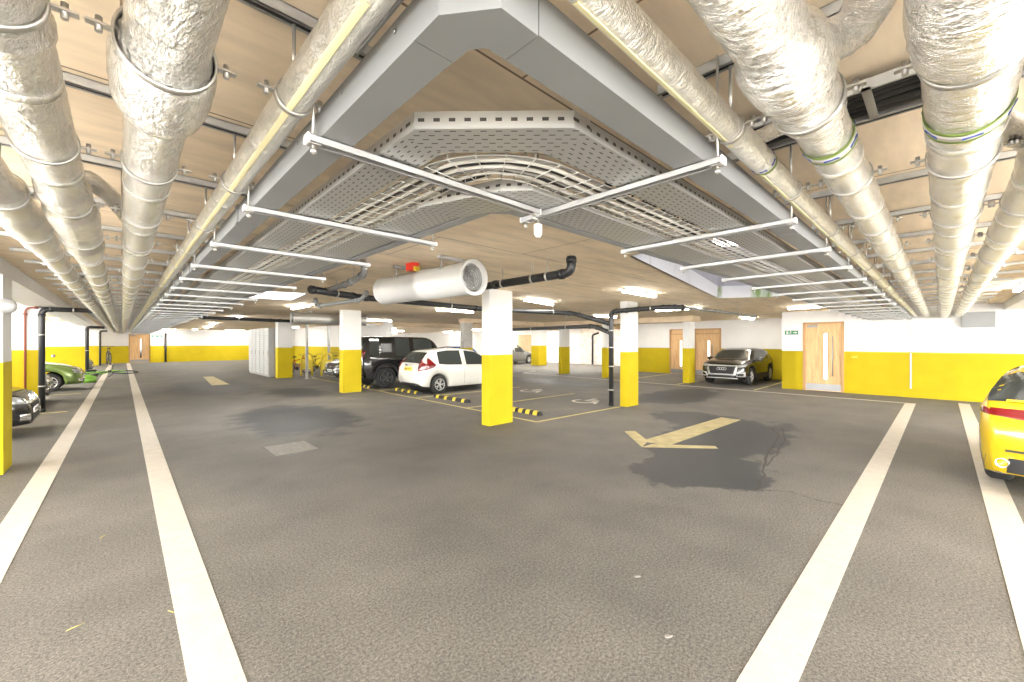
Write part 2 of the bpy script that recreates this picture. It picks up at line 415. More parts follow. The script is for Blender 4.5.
# right-hand wall: from the jut by the parked car towards the camera side; door 1 stands in it
wall('wall_right', (XW, 3.70), (XW, -6.5), 0, CEIL, .25, 1.42, 1, gaps=((.20, 1.36, 2.46),))
wall('wall_right_return', (XW - .0, 3.72), (XB, 3.72), 0, CEIL, .45, 1.42, 1)
struct(MB().b2((XW, 3.70, 0), (XW + .3, 4.17, 1.42)).build('trim_4', M['yellow_wall'])); struct(MB().b2((XW, 3.70, 1.42), (XW + .3, 4.17, CEIL)).build('trim_5', M['white_wall']))
door('door_1', 'oak door with tall lit vision panel in the right-hand wall', 1.16, 2.46, (XW - .005, 2.92, 0), -PI / 2)
wall('wall_bay_back', (XB, 13.2), (XB, 3.9), 0, CEIL, .25, 1.42, 1, gaps=((2.70, 3.80, 2.46), (4.05, 5.40, 2.46)))
door('door_2', 'narrow oak door left of the white and yellow pillar at the back of the bay', 1.10, 2.46, (XB - .005, 9.95, 0), -PI / 2, True, .3, False)
door('door_3', 'wide oak door with glazed slot half hidden behind the dark crossover', 1.35, 2.46, (XB - .005, 8.475, 0), -PI / 2, True, .3, False)
wall('wall_bay_side', (XB, 13.2), (27, 13.2), 0, CEIL, .25, 1.42, 1)
# back wall with rubble stone panel
wall('wall_back', (26.6, YF), (26.6, 20.0), 0, CEIL, .25, 0.0, 1)
struct(MB().b2((26.6, 13.2, 0), (26.85, 20.0, CEIL)).build('wall_stone', M['stone']), 'pale rubble stone wall at the back of the garage')
wall('wall_far', (-7, YF), (26.8, YF), 0, CEIL, .25, 1.42, 1, gaps=((7.42, 8.74, 2.42),))
door('door_4', 'oak door at the far end of the left-hand aisle', 1.32, 2.42, (1.08, YF - .005, 0), 0, False)
struct(MB().b2((1.76, YF - .35, 0), (2.6, YF, 1.42)).build('trim_6', M['yellow_wall'])); struct(MB().b2((1.76, YF - .35, 1.42), (2.6, YF, CEIL)).build('trim_7', M['white_wall']))
for i, (y, xe) in enumerate(((15.65, -1.47), (32.4, -1.47), (43.4, -1.27))):
    wall('wall_fin_%d' % (i + 1), (-7, y), (xe, y), 0, CEIL, .3, 1.55 - .04 * i, 1)
# bicycle-store walls
wall('wall_store', (10.4, 20.5), (10.4, 40), 0, CEIL, .2, 1.42, -1)
wall('wall_store_end', (8.6, 37.2), (10.4, 37.2), 0, CEIL, .2, 1.42, 1)
# downstand beams
for i, (a, b) in enumerate((((17.3, 7.2, 2.62), (18.1, 20, CEIL)), ((22.5, 13.2, 2.5), (26.6, 13.6, CEIL)), ((11.7, 15.55, 2.66), (26.6, 16.0, CEIL)), ((6.9, 21.2, 2.66), (26.6, 21.7, CEIL)))):
    struct(MB().b2(a, b).build('trim_%d' % (8 + i), M['beam']))
struct(MB().b2((-1.72, 5.0, 2.64), (-1.14, 44, CEIL)).build('trim_12', M['white_wall']))
struct(MB().b2((4.0, -1.75, 2.66), (XW, -1.2, CEIL)).build('trim_13', M['white_wall']))

# ------------------------------------------------------------------ pillars
def column(x0, y0, x1, y1, label, top=CEIL, m=None, yz=1.48):
    t = thing('pillar', label, 'pillar', ((x0 + x1) / 2, (y0 + y1) / 2, 0), 0, 'square pillars')
    w, d = (x1 - x0) / 2, (y1 - y0) / 2
    MB().b2((-w, -d, yz), (w, d, top - .002)).build('shaft', m or M['white_paint'], t)
    MB().b2((-w - .004, -d - .004, 0.001), (w + .004, d + .004, yz)).build('yellow_base', M['yellow_wall'], t)
    return t
column(5.53, 6.48, 6.18, 6.73, 'large white pillar with yellow base in the middle, nearest to the camera')
column(5.49, 14.17, 6.13, 14.48, 'white and yellow pillar left of the black off-roader')
column(9.86, 5.84, 10.41, 6.06, 'white and yellow pillar with black downpipe on its left')
column(5.44, 22.1, 6.09, 22.5, 'white and yellow pillar at the end of the locker row')
column(-1.74, 8.55, -1.14, 9.15, 'white and yellow pillar at the left edge of the photo', 2.64)
column(17.40, 14.35, 18.12, 14.55, 'far pillar with yellow base, left of the rubble stone wall', 2.62)
column(17.08, 11.25, 17.70, 11.53, 'far pillar with yellow base, standing before the rubble stone wall', 2.62)
column(17.45, 7.42, 18.05, 7.68, 'white and yellow pillar between the two bay doors', 2.62)
column(22.5, 20.75, 23.4, 21.5, 'broad far pillar with yellow base behind the silver people carrier')
column(11.75, 15.62, 12.25, 15.95, 'grey concrete pillar behind the white hatchback', 2.66, M['concrete'])
column(11.2, 25.6, 12.2, 26.3, 'grey concrete pillar far behind the black off-roader', CEIL, M['concrete'])

# ------------------------------------------------------------------ floor markings
def line(a, b, w, label, m='road_paint', name='painted_line', grp='white aisle lines'):
    a = Vector((*a, 0)); b = Vector((*b, 0)); d = b - a; L = d.length
    o = MB().b2((0, -w / 2, .0005), (L, w / 2, .004)).build(name, M[m], None, a, math.atan2(d.y, d.x))
    return tag(o, label, 'road marking', grp)
line((-.755, .8), (-.62, 46.4), .21, 'leftmost wide white line beside the parked cars on the left')
line((.355, .6), (.37, 46.4), .22, 'wide white line running from the left foreground to the oak end door')
line((.8, .62), (16.15, .62), .22, 'wide white line running from the right foreground to the right wall')
line((1.2, -.43), (17.3, -.43), .22, 'rightmost wide white line beside the yellow car')
line((16.25, .5), (16.42, 16.3), .10, 'thin white cross line before the right-hand door and pillars')
line((16.42, 16.3), (18.1, 16.95), .10, 'short white line angling off behind the far pillars')
line((6.57, 6.1), (6.74, 21.3), .07, 'long yellow line along the front of the middle bays', 'road_yellow', 'painted_line', 'yellow bay lines')
for i, (y, lab) in enumerate(((6.12, 'nearest to the camera, below the downpipe pillar'), (8.7, 'right of the white hatchback'), (11.35, 'beneath the white hatchback'), (14.0, 'beside the black off-roader'), (16.6, 'behind the black off-roader'))):
    line((6.62 + .01 * i, y), (9.75 + (1.4 if i else 0), y - (.06 if i else .12)), .07, 'yellow bay line ' + lab, 'road_yellow', 'painted_line', 'yellow bay lines')
for y, lab in ((4.7, 'right of the dark crossover'), (7.55, 'left of the dark crossover'), (10.2, 'before the narrow bay door')):
    line((16.6, y), (22.0, y + .1), .08, 'yellow bay line on the right, ' + lab, 'road_yellow', 'painted_line', 'yellow bay lines')
for y, lab in ((12.0, 'at the foot of the first black downpipe'), (17.0, 'behind the first black downpipe')):
    line((-1.0, y + 3.2), (-5.5, y + 3.2), .08, 'yellow bay line on the left ' + lab, 'road_yellow', 'painted_line', 'yellow bay lines')
# arrow
def flat(poly, name, m, z=.004): return MB().prism(poly, .0006, z).build(name, M[m])
ar = thing('direction_arrow', 'large cream arrow painted on the damp floor, pointing to the left', 'road marking', (0, 0, 0))
for nm, px in (('arrow_shaft', [(641.5, 441), (721, 417.5), (741, 420), (668, 446)]), ('arrow_barb', [(624.5, 431.5), (635, 431), (648, 441), (642, 447.2)]), ('arrow_barb', [(642, 447.3), (652, 444.2), (715, 446.2), (718, 448.6)])):
    flat([gp(*q) for q in px], nm, 'arrow_paint', .004 + .001 * (nm == 'arrow_shaft')).parent = ar
tag(flat([(2.62, 20.3), (3.22, 20.3), (3.35, 25.6), (2.95, 25.6)], 'direction_arrow', 'arrow_paint'), 'short cream floor mark far down the left-hand aisle', 'road marking')
for i, (cx, cy, lab) in enumerate(((10.2, 7.3, 'in the empty bay left of the downpipe pillar'), (10.9, 10.2, 'in the bay behind the nearest pillar'))):
    mb = MB(); z = .003
    mb.prism([(cx + .30 + .09 * math.cos(a), cy + .05 + .09 * math.sin(a)) for a in [k * PI / 5 for k in range(10)]], .0006, z)
    for (a, b) in (((.22, .05), (-.15, .05)), ((-.15, .05), (-.15, -.35)), ((-.15, -.35), (-.5, -.5)), ((.05, .05), (.05, -.25))):
        A = Vector((cx + a[0], cy + a[1], .002)); B = Vector((cx + b[0], cy + b[1], .002)); d = B - A
        mb.box((A + B) / 2, (d.length + .08, .09, .003), Matrix.Rotation(math.atan2(d.y, d.x), 3, 'Z'))
    for k in range(14):
        a = PI * .35 + k * PI * 1.25 / 13; mb.box((cx - .3 + .32 * math.cos(a), cy + .0 + .32 * math.sin(a), .0018), (.09, .10, .0024), Matrix.Rotation(a, 3, 'Z'))
    tag(mb.build('wheelchair_symbol', M['road_paint']), 'white wheelchair symbol painted ' + lab, 'road marking')
cv = thing('floor_cover', 'pale rectangular service cover set in the floor left of centre', 'manhole cover', (2.02, 7.4, 0))
MB().b2((-.36, -.42, .0005), (.36, .42, .004)).build('cover_frame', M['cover_rim'], cv)
MB().b2((-.31, -.37, .0045), (.31, .37, .008)).build('cover_plate', M['cover'], cv)

def wheel_stop(x, y0, y1, label):
    t = thing('wheel_stop', label, 'wheel stop', (x, (y0 + y1) / 2, 0), 0, 'wheel stops in the middle bays'); L = (y1 - y0) / 2
    sec = [(-.075, 0), (.075, 0), (.055, .06), (.03, .09), (-.03, .09), (-.055, .06)]
    def bar(a, b, g, m, name):
        mb = MB(); A = [mb.bm.verts.new((p[0] * g, a, p[1] * g + .0005)) for p in sec]; B = [mb.bm.verts.new((p[0] * g, b, p[1] * g + .0005)) for p in sec]
        mb._f(A); mb._f(B[::-1])
        for i in range(6): mb._f((A[i], A[(i + 1) % 6], B[(i + 1) % 6], B[i]))
        mb.build(name, M[m], t)
    bar(-L, L, 1, 'rubber', 'rubber_block')
    n = 4
    for k in range(n):
        c = -L + (k + .5) * 2 * L / n; bar(c - .065, c + .065, 1.05, 'yellow_mark', 'yellow_stripe')
wheel_stop(7.22, 6.6, 7.6, 'black and yellow wheel stop right of the nearest pillar')
wheel_stop(7.2, 9.35, 11.1, 'black and yellow wheel stop behind the rear wheel of the white hatchback')
wheel_stop(7.2, 12.0, 13.75, 'black and yellow wheel stop between white hatchback and black off-roader')
wheel_stop(6.80, 14.75, 16.3, 'black and yellow wheel stop at the tail of the black off-roader')

# ------------------------------------------------------------------ foil pipes
def lpipe(xi, yi, z, rL, rR, bulL, bulR, y1=46.9, x1=XW - .012, wob=0.006):
    """centreline and radii: left run along Y, a bend above the camera, right run along X"""
    pts, rad = [], []
    def step(s): return .035 if s < 3.5 else (.09 if s < 8 else .4)
    s = []; y = yi + .3
    L = []
    while y < y1: L.append(y); y += step(y)
    L.append(y1)
    def br(v, bul, base):
        r = base
        for c, dr, wd in bul:
            u = abs(v - c) / wd
            if u < 1: r += dr * math.sqrt(max(0, 1 - u ** 4))
        return r
    for v in reversed(L): pts.append((xi, v, z)); rad.append(br(v, bulL, rL))
    for k in range(1, 8):
        a = PI + k * PI / 16; pts.append((xi + .3 + .3 * math.cos(a), yi + .3 - .3 * math.sin(a + PI) * -1 if False else yi + .3 + .3 * math.sin(a), z)); rad.append((rL * (8 - k) + rR * k) / 8)
    x = xi + .3
    while x < x1: pts.append((x, yi, z)); rad.append(br(x, bulR, rR)); x += step(x)
    pts.append((x1, yi, z)); rad.append(rR)
    return pts, rad
def rad_at(v, bul, base):
    for c, dr, wd in bul:
        u = abs(v - c) / wd
        if u < 1: base += dr * math.sqrt(max(0, 1 - u ** 4))
    return base
def pipe_ring(mb, c, axis, r, w, t=.004, seg=28):
    q = Vector(axis).to_track_quat('Z', 'Y').to_matrix().to_4x4(); q.translation = Vector(c)
    mb.lathe([(r, -w / 2), (r + t, -w / 2), (r + t, w / 2), (r, w / 2)], q, seg, True, True)
PZ = 2.57
RAILY = [1.5 + 1.0 * k for k in range(45)]
RAILX = [1.70, 2.62, 3.74] + [4.75 + 1.05 * k for k in range(13)]
PIPES = [(-.477, -.333, .083, .094, [(3.75, .022, .35), (4.3, .030, .30), (4.85, .022, .3)], [(2.9, .012, .1)], 'foil-wrapped pipe, lowest on the left and rightmost on the right'),
         (-.227, -.060, .094, .106, [(1.62, .009, .05), (3.3, .016, .14), (3.9, .030, .35), (4.45, .022, .25), (4.9, .030, .2)], [(1.50, .022, .17)], 'foil-wrapped pipe, thickest on the right with a torn jacket'),
         (.093, .318, .092, .084, [(1.69, .034, .20)], [(1.42, .034, .13), (1.0, .01, .29), (1.68, .014, .14)], 'foil-wrapped pipe with the fat elbow bulge, second from the grey trunking'),
         (.418, .563, .052, .046, [], [(1.95, .006, .2)], 'thin foil-wrapped pipe with yellow seam tape, next to the grey trunking')]
pipes = []
for i, (xi, yi, rL, rR, bL, bR, lab) in enumerate(PIPES):
    t = thing('insulated_pipe', lab, 'pipe', (xi, yi + 8, PZ), 0, 'foil-wrapped service pipes under the ceiling')
    off = Vector((xi, yi + 8, PZ)); pts, rad = lpipe(xi, yi, PZ, rL, rR, bL, bR)
    mb = MB(); mb.sweep([Vector(p) - off for p in pts], rad, 30, True, .010)
    mb.build('foil_jacket', M['foil'] if i != 3 else M['foil_plain'], t)
    def at(v): return Vector(v) - off
    def clamp(c, axis, r, first):
        mb = MB(); pipe_ring(mb, at(c), axis, r + .002, .022, .006)
        side = Vector((axis[1], axis[0], 0))
        for s in (-1, 1):
            p = at(c) + side * (s * (r + .03)); mb.box(p, (.05 if side.x else .022, .05 if side.y else .022, .006))
            mb.tube(p - Vector((0, 0, .02)), p + Vector((0, 0, .02)), .008, 6)
        mb.tube(at(c) + Vector((0, 0, r)), at((c[0], c[1], CEIL - .045)), .006, 6)
        mb.build('pipe_clamp', M['clamp_steel'], t)
    for k, y in enumerate(RAILY): clamp((xi, y, PZ), (0, 1, 0), rad_at(y, bL, rL), k == 0)
    for k, x in enumerate(RAILX): clamp((x, yi, PZ), (1, 0, 0), rad_at(x, bR, rR), k == 0)
    # jacket joints and printed bands
    for y in [1.9 + .93 * k for k in range(20)]:
        mb = MB(); pipe_ring(mb, at((xi, y, PZ)), (0, 1, 0), rL + .0005, .05, .002); mb.build('joint_tape', M['foil_plain'], t)
    for x in [2.3 + .9 * k for k in range(15)]:
        mb = MB(); pipe_ring(mb, at((x, yi, PZ)), (1, 0, 0), rR + .0005, .05, .002); mb.build('joint_tape', M['foil_plain'], t)
    pipes.append((t, off))
M['band_green'] = mat('band_green', (.17, .25, .05), .5); M['band_blue'] = mat('band_blue', (.02, .06, .35), .5)
M['seam_yellow'] = mat('seam_yellow', (.74, .69, .44), .4, .6)
for i, x in ((3, 2.10), (2, 2.07), (1, 2.13)):
    t, off = pipes[i]; xi, yi, rL, rR = PIPES[i][:4]; b = MB(); c = Vector((x, yi, PZ)) - off
    for dx, w, mi in ((-.035, .022, 0), (0, .048, 1), (.035, .022, 0)):
        b.mi = mi; pipe_ring(b, c + Vector((dx, 0, 0)), (1, 0, 0), rR + .0015, w, .003, 36)
    b.mi = 2
    for k in range(6):
        a = 2 * PI * k / 6 + .4; p = c + Vector((0, math.cos(a), math.sin(a))) * (rR + .0045)
        b.box(p, (.012, .05 if i != 3 else .03, .003), Matrix.Rotation(a - PI / 2, 3, 'X'))
    b.build('identification_band', [M['band_green'], M['white_paint'], M['band_blue']], t)
t, off = pipes[3]; q = math.radians(-35)
for run in (0, 1):
    b = MB(); r = .0525 if run == 0 else .0465
    for k in range(-2, 3):
        a = -PI / 2 + (-.35 if run == 0 else .35) + k * .07
        if run == 0: A = Vector((.418 + r * math.cos(a), .9, PZ + r * math.sin(a))); B = Vector((A.x, 20, A.z))
        else: A = Vector((.75, .563 + r * math.cos(a), PZ + r * math.sin(a))); B = Vector((16, A.y, A.z))
        b.tube(A - off, B - off, .003, 5)
    b.build('seam_tape', M['seam_yellow'], t)
def branch(i, path, r, name='branch_pipe'):
    t, off = pipes[i]; P = []
    for a, b in zip(path, path[1:]):
        n = 8
        P += [Vector(a).lerp(Vector(b), k / n) for k in range(n)]
    P.append(Vector(path[-1]))
    for _ in range(3): P = [P[0]] + [(P[k - 1] + P[k] * 2 + P[k + 1]) / 4 for k in range(1, len(P) - 1)] + [P[-1]]
    MB().sweep([p - off for p in P], r, 22, True, .03).build(name, M['foil'], t)
branch(2, [(1.45, .29, 2.60), (1.62, .19, 2.70), (1.40, .08, 2.72), (1.22, .02, 2.72), (1.0, .0, 2.73)], .062)
branch(3, [(1.93, .55, 2.60), (2.02, .48, 2.66), (2.12, .38, 2.70), (2.12, .30, 2.70)], .032)
branch(0, [(3.1, -.36, 2.60), (2.9, -.27, 2.66), (2.72, -.18, 2.66), (2.5, -.1, 2.68)], .06)
branch(1, [(-.24, 3.25, 2.60), (-.14, 3.35, 2.68), (-.06, 3.7, 2.70), (.02, 4.0, 2.66), (.06, 4.05, 2.60)], .05)
branch(1, [(-.25, 1.95, 2.62), (-.36, 1.98, 2.66), (-.44, 2.05, 2.62)], .055)
# ------------------------------------------------------------------ ceiling rails
def rail(L, label, loc, rotz, grp):
    t = thing('ceiling_rail', label, 'rail', loc, rotz, grp)
    MB().b2((0, -.021, -.041), (L, -.018, 0)).b2((0, .018, -.041), (L, .021, 0)).b2((0, -.021, -.003), (L, .021, 0)).b2((0, -.021, -.041), (L, -.010, -.038)).b2((0, .010, -.041), (L, .021, -.038)).build('channel', M['galv'], t)
    MB().b2((.01, -.017, -.036), (L - .01, .017, -.006)).build('slot_shade', M['dark'], t)  # dark filler stands in for the shade inside the open channel
    return t
for k, y in enumerate(RAILY):
    rail(1.75, '%s galvanised ceiling rail from the camera over the left-hand pipes' % nth(k), (-.95, y, CEIL - .001), 0, 'ceiling rails over the left-hand pipes')
for k, x in enumerate(RAILX):
    rail(1.7, '%s galvanised ceiling rail from the camera over the right-hand pipes' % nth(k), (x, -.85, CEIL - .001), PI / 2, 'ceiling rails over the right-hand pipes')
# black cable ladder above the right pipes
t = thing('cable_ladder', 'dark cable ladder with black cables crossing above the right-hand pipes', 'cable ladder', (2.2, -1.1, 2.78))
mb = MB().b2((0, 0, 0), (.012, 1.95, .045)).b2((.30, 0, 0), (.312, 1.95, .045))
for k in range(8): mb.b2((0, .1 + .24 * k, 0), (.31, .13 + .24 * k, .01))
mb.build('ladder_frame', M['galv'], t)
for k in range(5): MB().sweep([(.04 + .055 * k + random.gauss(0, .006), y * .2, .028 + random.gauss(0, .003)) for y in range(10)], .020, 8).build('black_cable', M['black_cable'], t)
t = thing('cable_ladder', 'short dark cable ladder above the left-hand pipes beside the grey trunking', 'cable ladder', (.50, 1.0, 2.80))
MB().b2((0, -.5, 0), (.008, .48, .04)).b2((.12, -.5, 0), (.128, .48, .04)).build('ladder_frame', M['galv'], t)
for k in range(3): MB().sweep([(.03 + .035 * k, -.48 + .115 * y, .02 + random.gauss(0, .002)) for y in range(9)], .013, 8).build('black_cable', M['black_cable'], t)

# ------------------------------------------------------------------ trunking, trays, hangers
ZB = 2.462
tr = thing('metal_trunking', 'smooth grey metal cable trunking turning the corner under the ceiling', 'trunking', (.55, .7, ZB))
def rel(path, o): return [(p[0] - o[0], p[1] - o[1]) for p in path]
O = (.55, .7)
TP = [(.555, 46.5), (.555, .785), (.62, .705), (16.0 + 1.9, .705)]
def split_path(a, b, w, z0, z1, name, m):
    MB().profile_path([(-w, z0), (w, z0), (w, z1), (-w, z1)], rel([a, b] if not isinstance(a, list) else a, O)).build(name, m, tr)
split_path([(.555, 46.5), (.555, .86)], None, .055, 0, .10, 'straight_length', M['trunking'])
split_path([(.555, .858), (.555, .775), (.612, .703), (.70, .703)], None, .0565, -.001, .101, 'corner_piece', M['trunking'])
split_path([(.702, .703), (XW - .01, .703)], None, .058, 0, .10, 'straight_length', M['trunking'])
for y in [2.9 + 2.4 * k for k in range(17)]: MB().b2((-.058, y - .7 - .03, -.002), (.058, y - .7 + .03, .102)).build('joint_sleeve', M['trunking'], tr)
for x in [3.2 + 2.4 * k for k in range(6)]: MB().b2((x - .55 - .03, -.052, -.002), (x - .55 + .03, .064, .102)).build('joint_sleeve', M['trunking'], tr)
for y in (.95, 1.3, 1.75): MB().lathe([(.006, -.004), (.006, 0), (.001, .001)], Matrix.Translation((-.0555, y - .7, .07)) @ Matrix.Rotation(-PI / 2, 4, 'Y'), 8).build('screw', M['steel'], tr)

def tray(name, label, runs, chamfer, z, cat='cable tray', perf=True, fh=.055):
    """runs: (start, length, width, rotz): straight perforated lengths, each in its own frame; chamfer: corner quad"""
    t = thing(name, label, cat, (0, 0, z))
    for (sx, sy), L, w, rz in runs:
        MB().b2((0, 0, 0), (L, w, .002)).build('tray_bed', M['perf'], t, (sx, sy, 0), rz)
        MB().b2((0, 0, .0025), (L, .002, fh)).build('side_flange', M['perf_side'], t, (sx, sy, 0), rz)
        MB().b2((0, w - .002, .0025), (L, w, fh)).build('side_flange', M['perf_side'], t, (sx, sy, 0), rz)
    if chamfer:
        outer, inner = chamfer   # polylines, same count
        a = Vector((*outer[0], 0)); b = Vector((*outer[-1], 0)); d = b - a; ang = math.atan2(d.y, d.x); R = Matrix.Rotation(-ang, 3, 'Z')
        po = [R @ (Vector((*p, 0)) - a) for p in outer]; pi_ = [R @ (Vector((*p, 0)) - a) for p in inner]
        mb = MB(); mb.prism([(p.x, p.y) for p in po] + [(p.x, p.y) for p in reversed(pi_)], -.003, -.0005); mb.build('corner_bed', M['perf'], t, (a.x, a.y, 0), ang)
        mb = MB()
        for p, q_ in list(zip(po, po[1:])) + list(zip(pi_, pi_[1:])):
            e = q_ - p; mb.box(((p + q_) / 2 + Vector((0, 0, fh / 2))), (e.length, .0025, fh), Matrix.Rotation(math.atan2(e.y, e.x), 3, 'Z'))
        mb.build('corner_flange', M['perf_side'], t, (a.x, a.y, 0), ang)
    return t
# local frame of a run: x along, y to the left of travel; left run travels +Y (rot 90deg) so y_local -> -X
ZT = 2.4665
tray('perforated_tray', 'outer perforated steel cable tray with chamfered corner, beside the grey trunking',
     [((.88, 1.28), 45.2, .17, PI / 2), ((1.16, .85), 16.9, .19, 0)],
     ([(.71, 1.30), (.71, 1.22), (1.09, .845), (1.18, .845)], [(.88, 1.30), (.90, 1.27), (1.14, 1.04), (1.18, 1.04)]), ZT)
tray('perforated_tray', 'inner perforated steel cable tray, nearest to the middle bays',
     [((1.40, 1.9), 44.5, .24, PI / 2), ((1.68, 1.33), 16.3, .26, 0)],
     ([(1.14, 1.92), (1.30, 1.44), (1.40, 1.33), (1.70, 1.33)], [(1.40, 1.92), (1.46, 1.72), (1.55, 1.60), (1.70, 1.59)]), ZT)
# slim channel on the inside edge
ch = thing('slim_trunking', 'slim grey steel channel along the inner edge of the tray run', 'trunking', (1.46, 1.7, ZT))
MB().profile_path([(-.035, 0), (.035, 0), (.035, .055), (-.035, .055)], [(0, 45), (0, .02), (.10, -.06), (16.3, -.06)]).build('channel_length', M['trunking'], ch)
# wire basket with cables
def corner_path(xo, yo, r, y1=46.3, x1=17.7, n=10, y_dense=6):
    P = [(xo, y1)]; y = 30.0
    P += [(xo, v) for v in (30, 20, 14, 10)] + [(xo, 8 - .5 * k) for k in range(int((8 - (yo + r)) / .5) + 1)]
    P = [p for p in P if p[1] > yo + r + .05]
    P += [(xo + r - r * math.cos(a), yo + r - r * math.sin(a)) for a in [PI / 2 * k / n for k in range(n + 1)]]
    P += [(xo + r + .5 * k, yo) for k in range(1, 12)] + [(v, yo) for v in (8.5, 11, 14, x1)]
    return P
bk = thing('wire_basket_tray', 'wire basket cable tray curving round the corner between the perforated trays', 'cable tray', (1.0, 1.2, ZT))
mb = MB(); W = .115; cxo, cyo, cr = 1.01, 1.18, .34
for off_, zz in [(-W, .05), (-W, .025), (-W, .004), (-W / 2, .004), (0, .004), (W / 2, .004), (W, .004), (W, .025), (W, .05)]:
    mb.sweep([(x - 1.0, y - 1.2, zz) for x, y in corner_path(cxo + off_, cyo + off_, max(.05, cr - off_))], .0024, 4, False)
mb.build('long_wires', M['wire'], bk)
mb = MB()
def uwire(c, nrm):
    n = Vector((*nrm, 0)); c = Vector((*c, 0))
    mb.sweep([c - n * W + Vector((0, 0, .055)), c - n * W + Vector((0, 0, .002)), c + n * W + Vector((0, 0, .002)), c + n * W + Vector((0, 0, .055))], .0024, 4, False)
for k in range(90): uwire((cxo - 1.0, cyo + cr + .05 + .1 * k - 1.2), (1, 0))
for k in range(6):
    a = PI / 2 * (k + .5) / 6; uwire((cxo + cr - cr * math.cos(a) - 1.0, cyo + cr - cr * math.sin(a) - 1.2), (math.cos(a), math.sin(a)))
for k in range(90): uwire((cxo + cr + .05 + .1 * k - 1.0, cyo - 1.2), (0, 1))
mb.build('cross_wires', M['wire'], bk)
CBL = [(-.085, 'grey_cable', .007, .013, 'grey cable at the outer edge of the wire basket'), (-.055, 'white_cable', .008, .014, 'white cable near the outer edge of the wire basket'),
       (-.028, 'black_cable', .006, .012, 'thin black cable left of the middle of the wire basket'), (.002, 'white_cable', .009, .015, 'thick white cable along the middle of the wire basket'),
       (.035, 'grey_cable', .007, .013, 'grey cable just inside the middle of the wire basket'), (.078, 'white_cable', .007, .013, 'white cable at the inner edge of the wire basket')]
for o_, m_, r_, zz, lab in CBL:
    P = corner_path(cxo + o_, cyo + o_, cr - o_); mb = MB()
    mb.sweep([(x + random.gauss(0, .004), y + random.gauss(0, .004), ZT + zz + random.gauss(0, .002)) for x, y in P], r_, 8)
    tag(mb.build('cable', M[m_]), lab, 'cable', 'cables in the wire basket')
# tangle of slack cable
for k, (x0, y0, m_) in enumerate(((1.75, 1.13, 'black_cable'), (2.0, 1.15, 'grey_cable'), (2.25, 1.17, 'black_cable'))):
    P = [Vector((x0 + .05 * s + .05 * math.cos(s * 1.9 + k), y0 + .055 * math.sin(s * 1.9 + k), ZT + .075 + .018 * math.sin(s * 1.3 + k))) for s in [q_ * .35 for q_ in range(40)]]
    tag(MB().sweep(P, .006, 6).build('cable', M[m_]), ['black', 'grey', 'second black'][k] + ' slack cable tangled on top of the basket on the right', 'cable', 'slack cables on the basket')

def trapeze(L, label, loc, rotz, grp):
    t = thing('trapeze_hanger', label, 'hanger', loc, rotz, grp)
    MB().b2((0, -.0205, -.027), (L, -.018, 0)).b2((0, .018, -.027), (L, .0205, 0)).b2((0, -.0205, -.0025), (L, .0205, 0)).b2((0, -.0205, -.027), (L, -.010, -.024)).b2((0, .010, -.027), (L, .0205, -.024)).build('channel', M['strut_white'], t)
    for x in (.02, L - .02):
        MB().tube((x, 0, -.06), (x, 0, CEIL - loc[2]), .005, 6).lathe([(.011, -.056), (.011, -.044)], Matrix.Translation((x, 0, 0)), 6).box((x, 0, -.029), (.04, .036, .004)).build('threaded_rod', M['clamp_steel'], t)
    for x in (-.002, L + .002): MB().b2((x - .004, -.022, -.029), (x + .004, .022, .002), .002).build('end_cap', M['white_paint'], t)
    return t
ZS = 2.4635 - .003
TY = [1.50, 2.50, 3.58, 4.70] + [5.75 + 1.05 * k for k in range(38)]
TX = [1.67, 2.80, 3.84] + [4.9 + 1.05 * k for k in range(12)]
for k, y in enumerate(TY):
    trapeze(1.16, '%s white trapeze hanger from the camera under the left-hand trays' % nth(k), (.46, y, ZS), 0, 'trapeze hangers under the left-hand trays')
for k, x in enumerate(TX):
    trapeze(1.12 if k else 1.08, '%s white trapeze hanger from the camera under the right-hand trays' % nth(k), (x, .58, ZS), PI / 2, 'trapeze hangers under the right-hand trays')

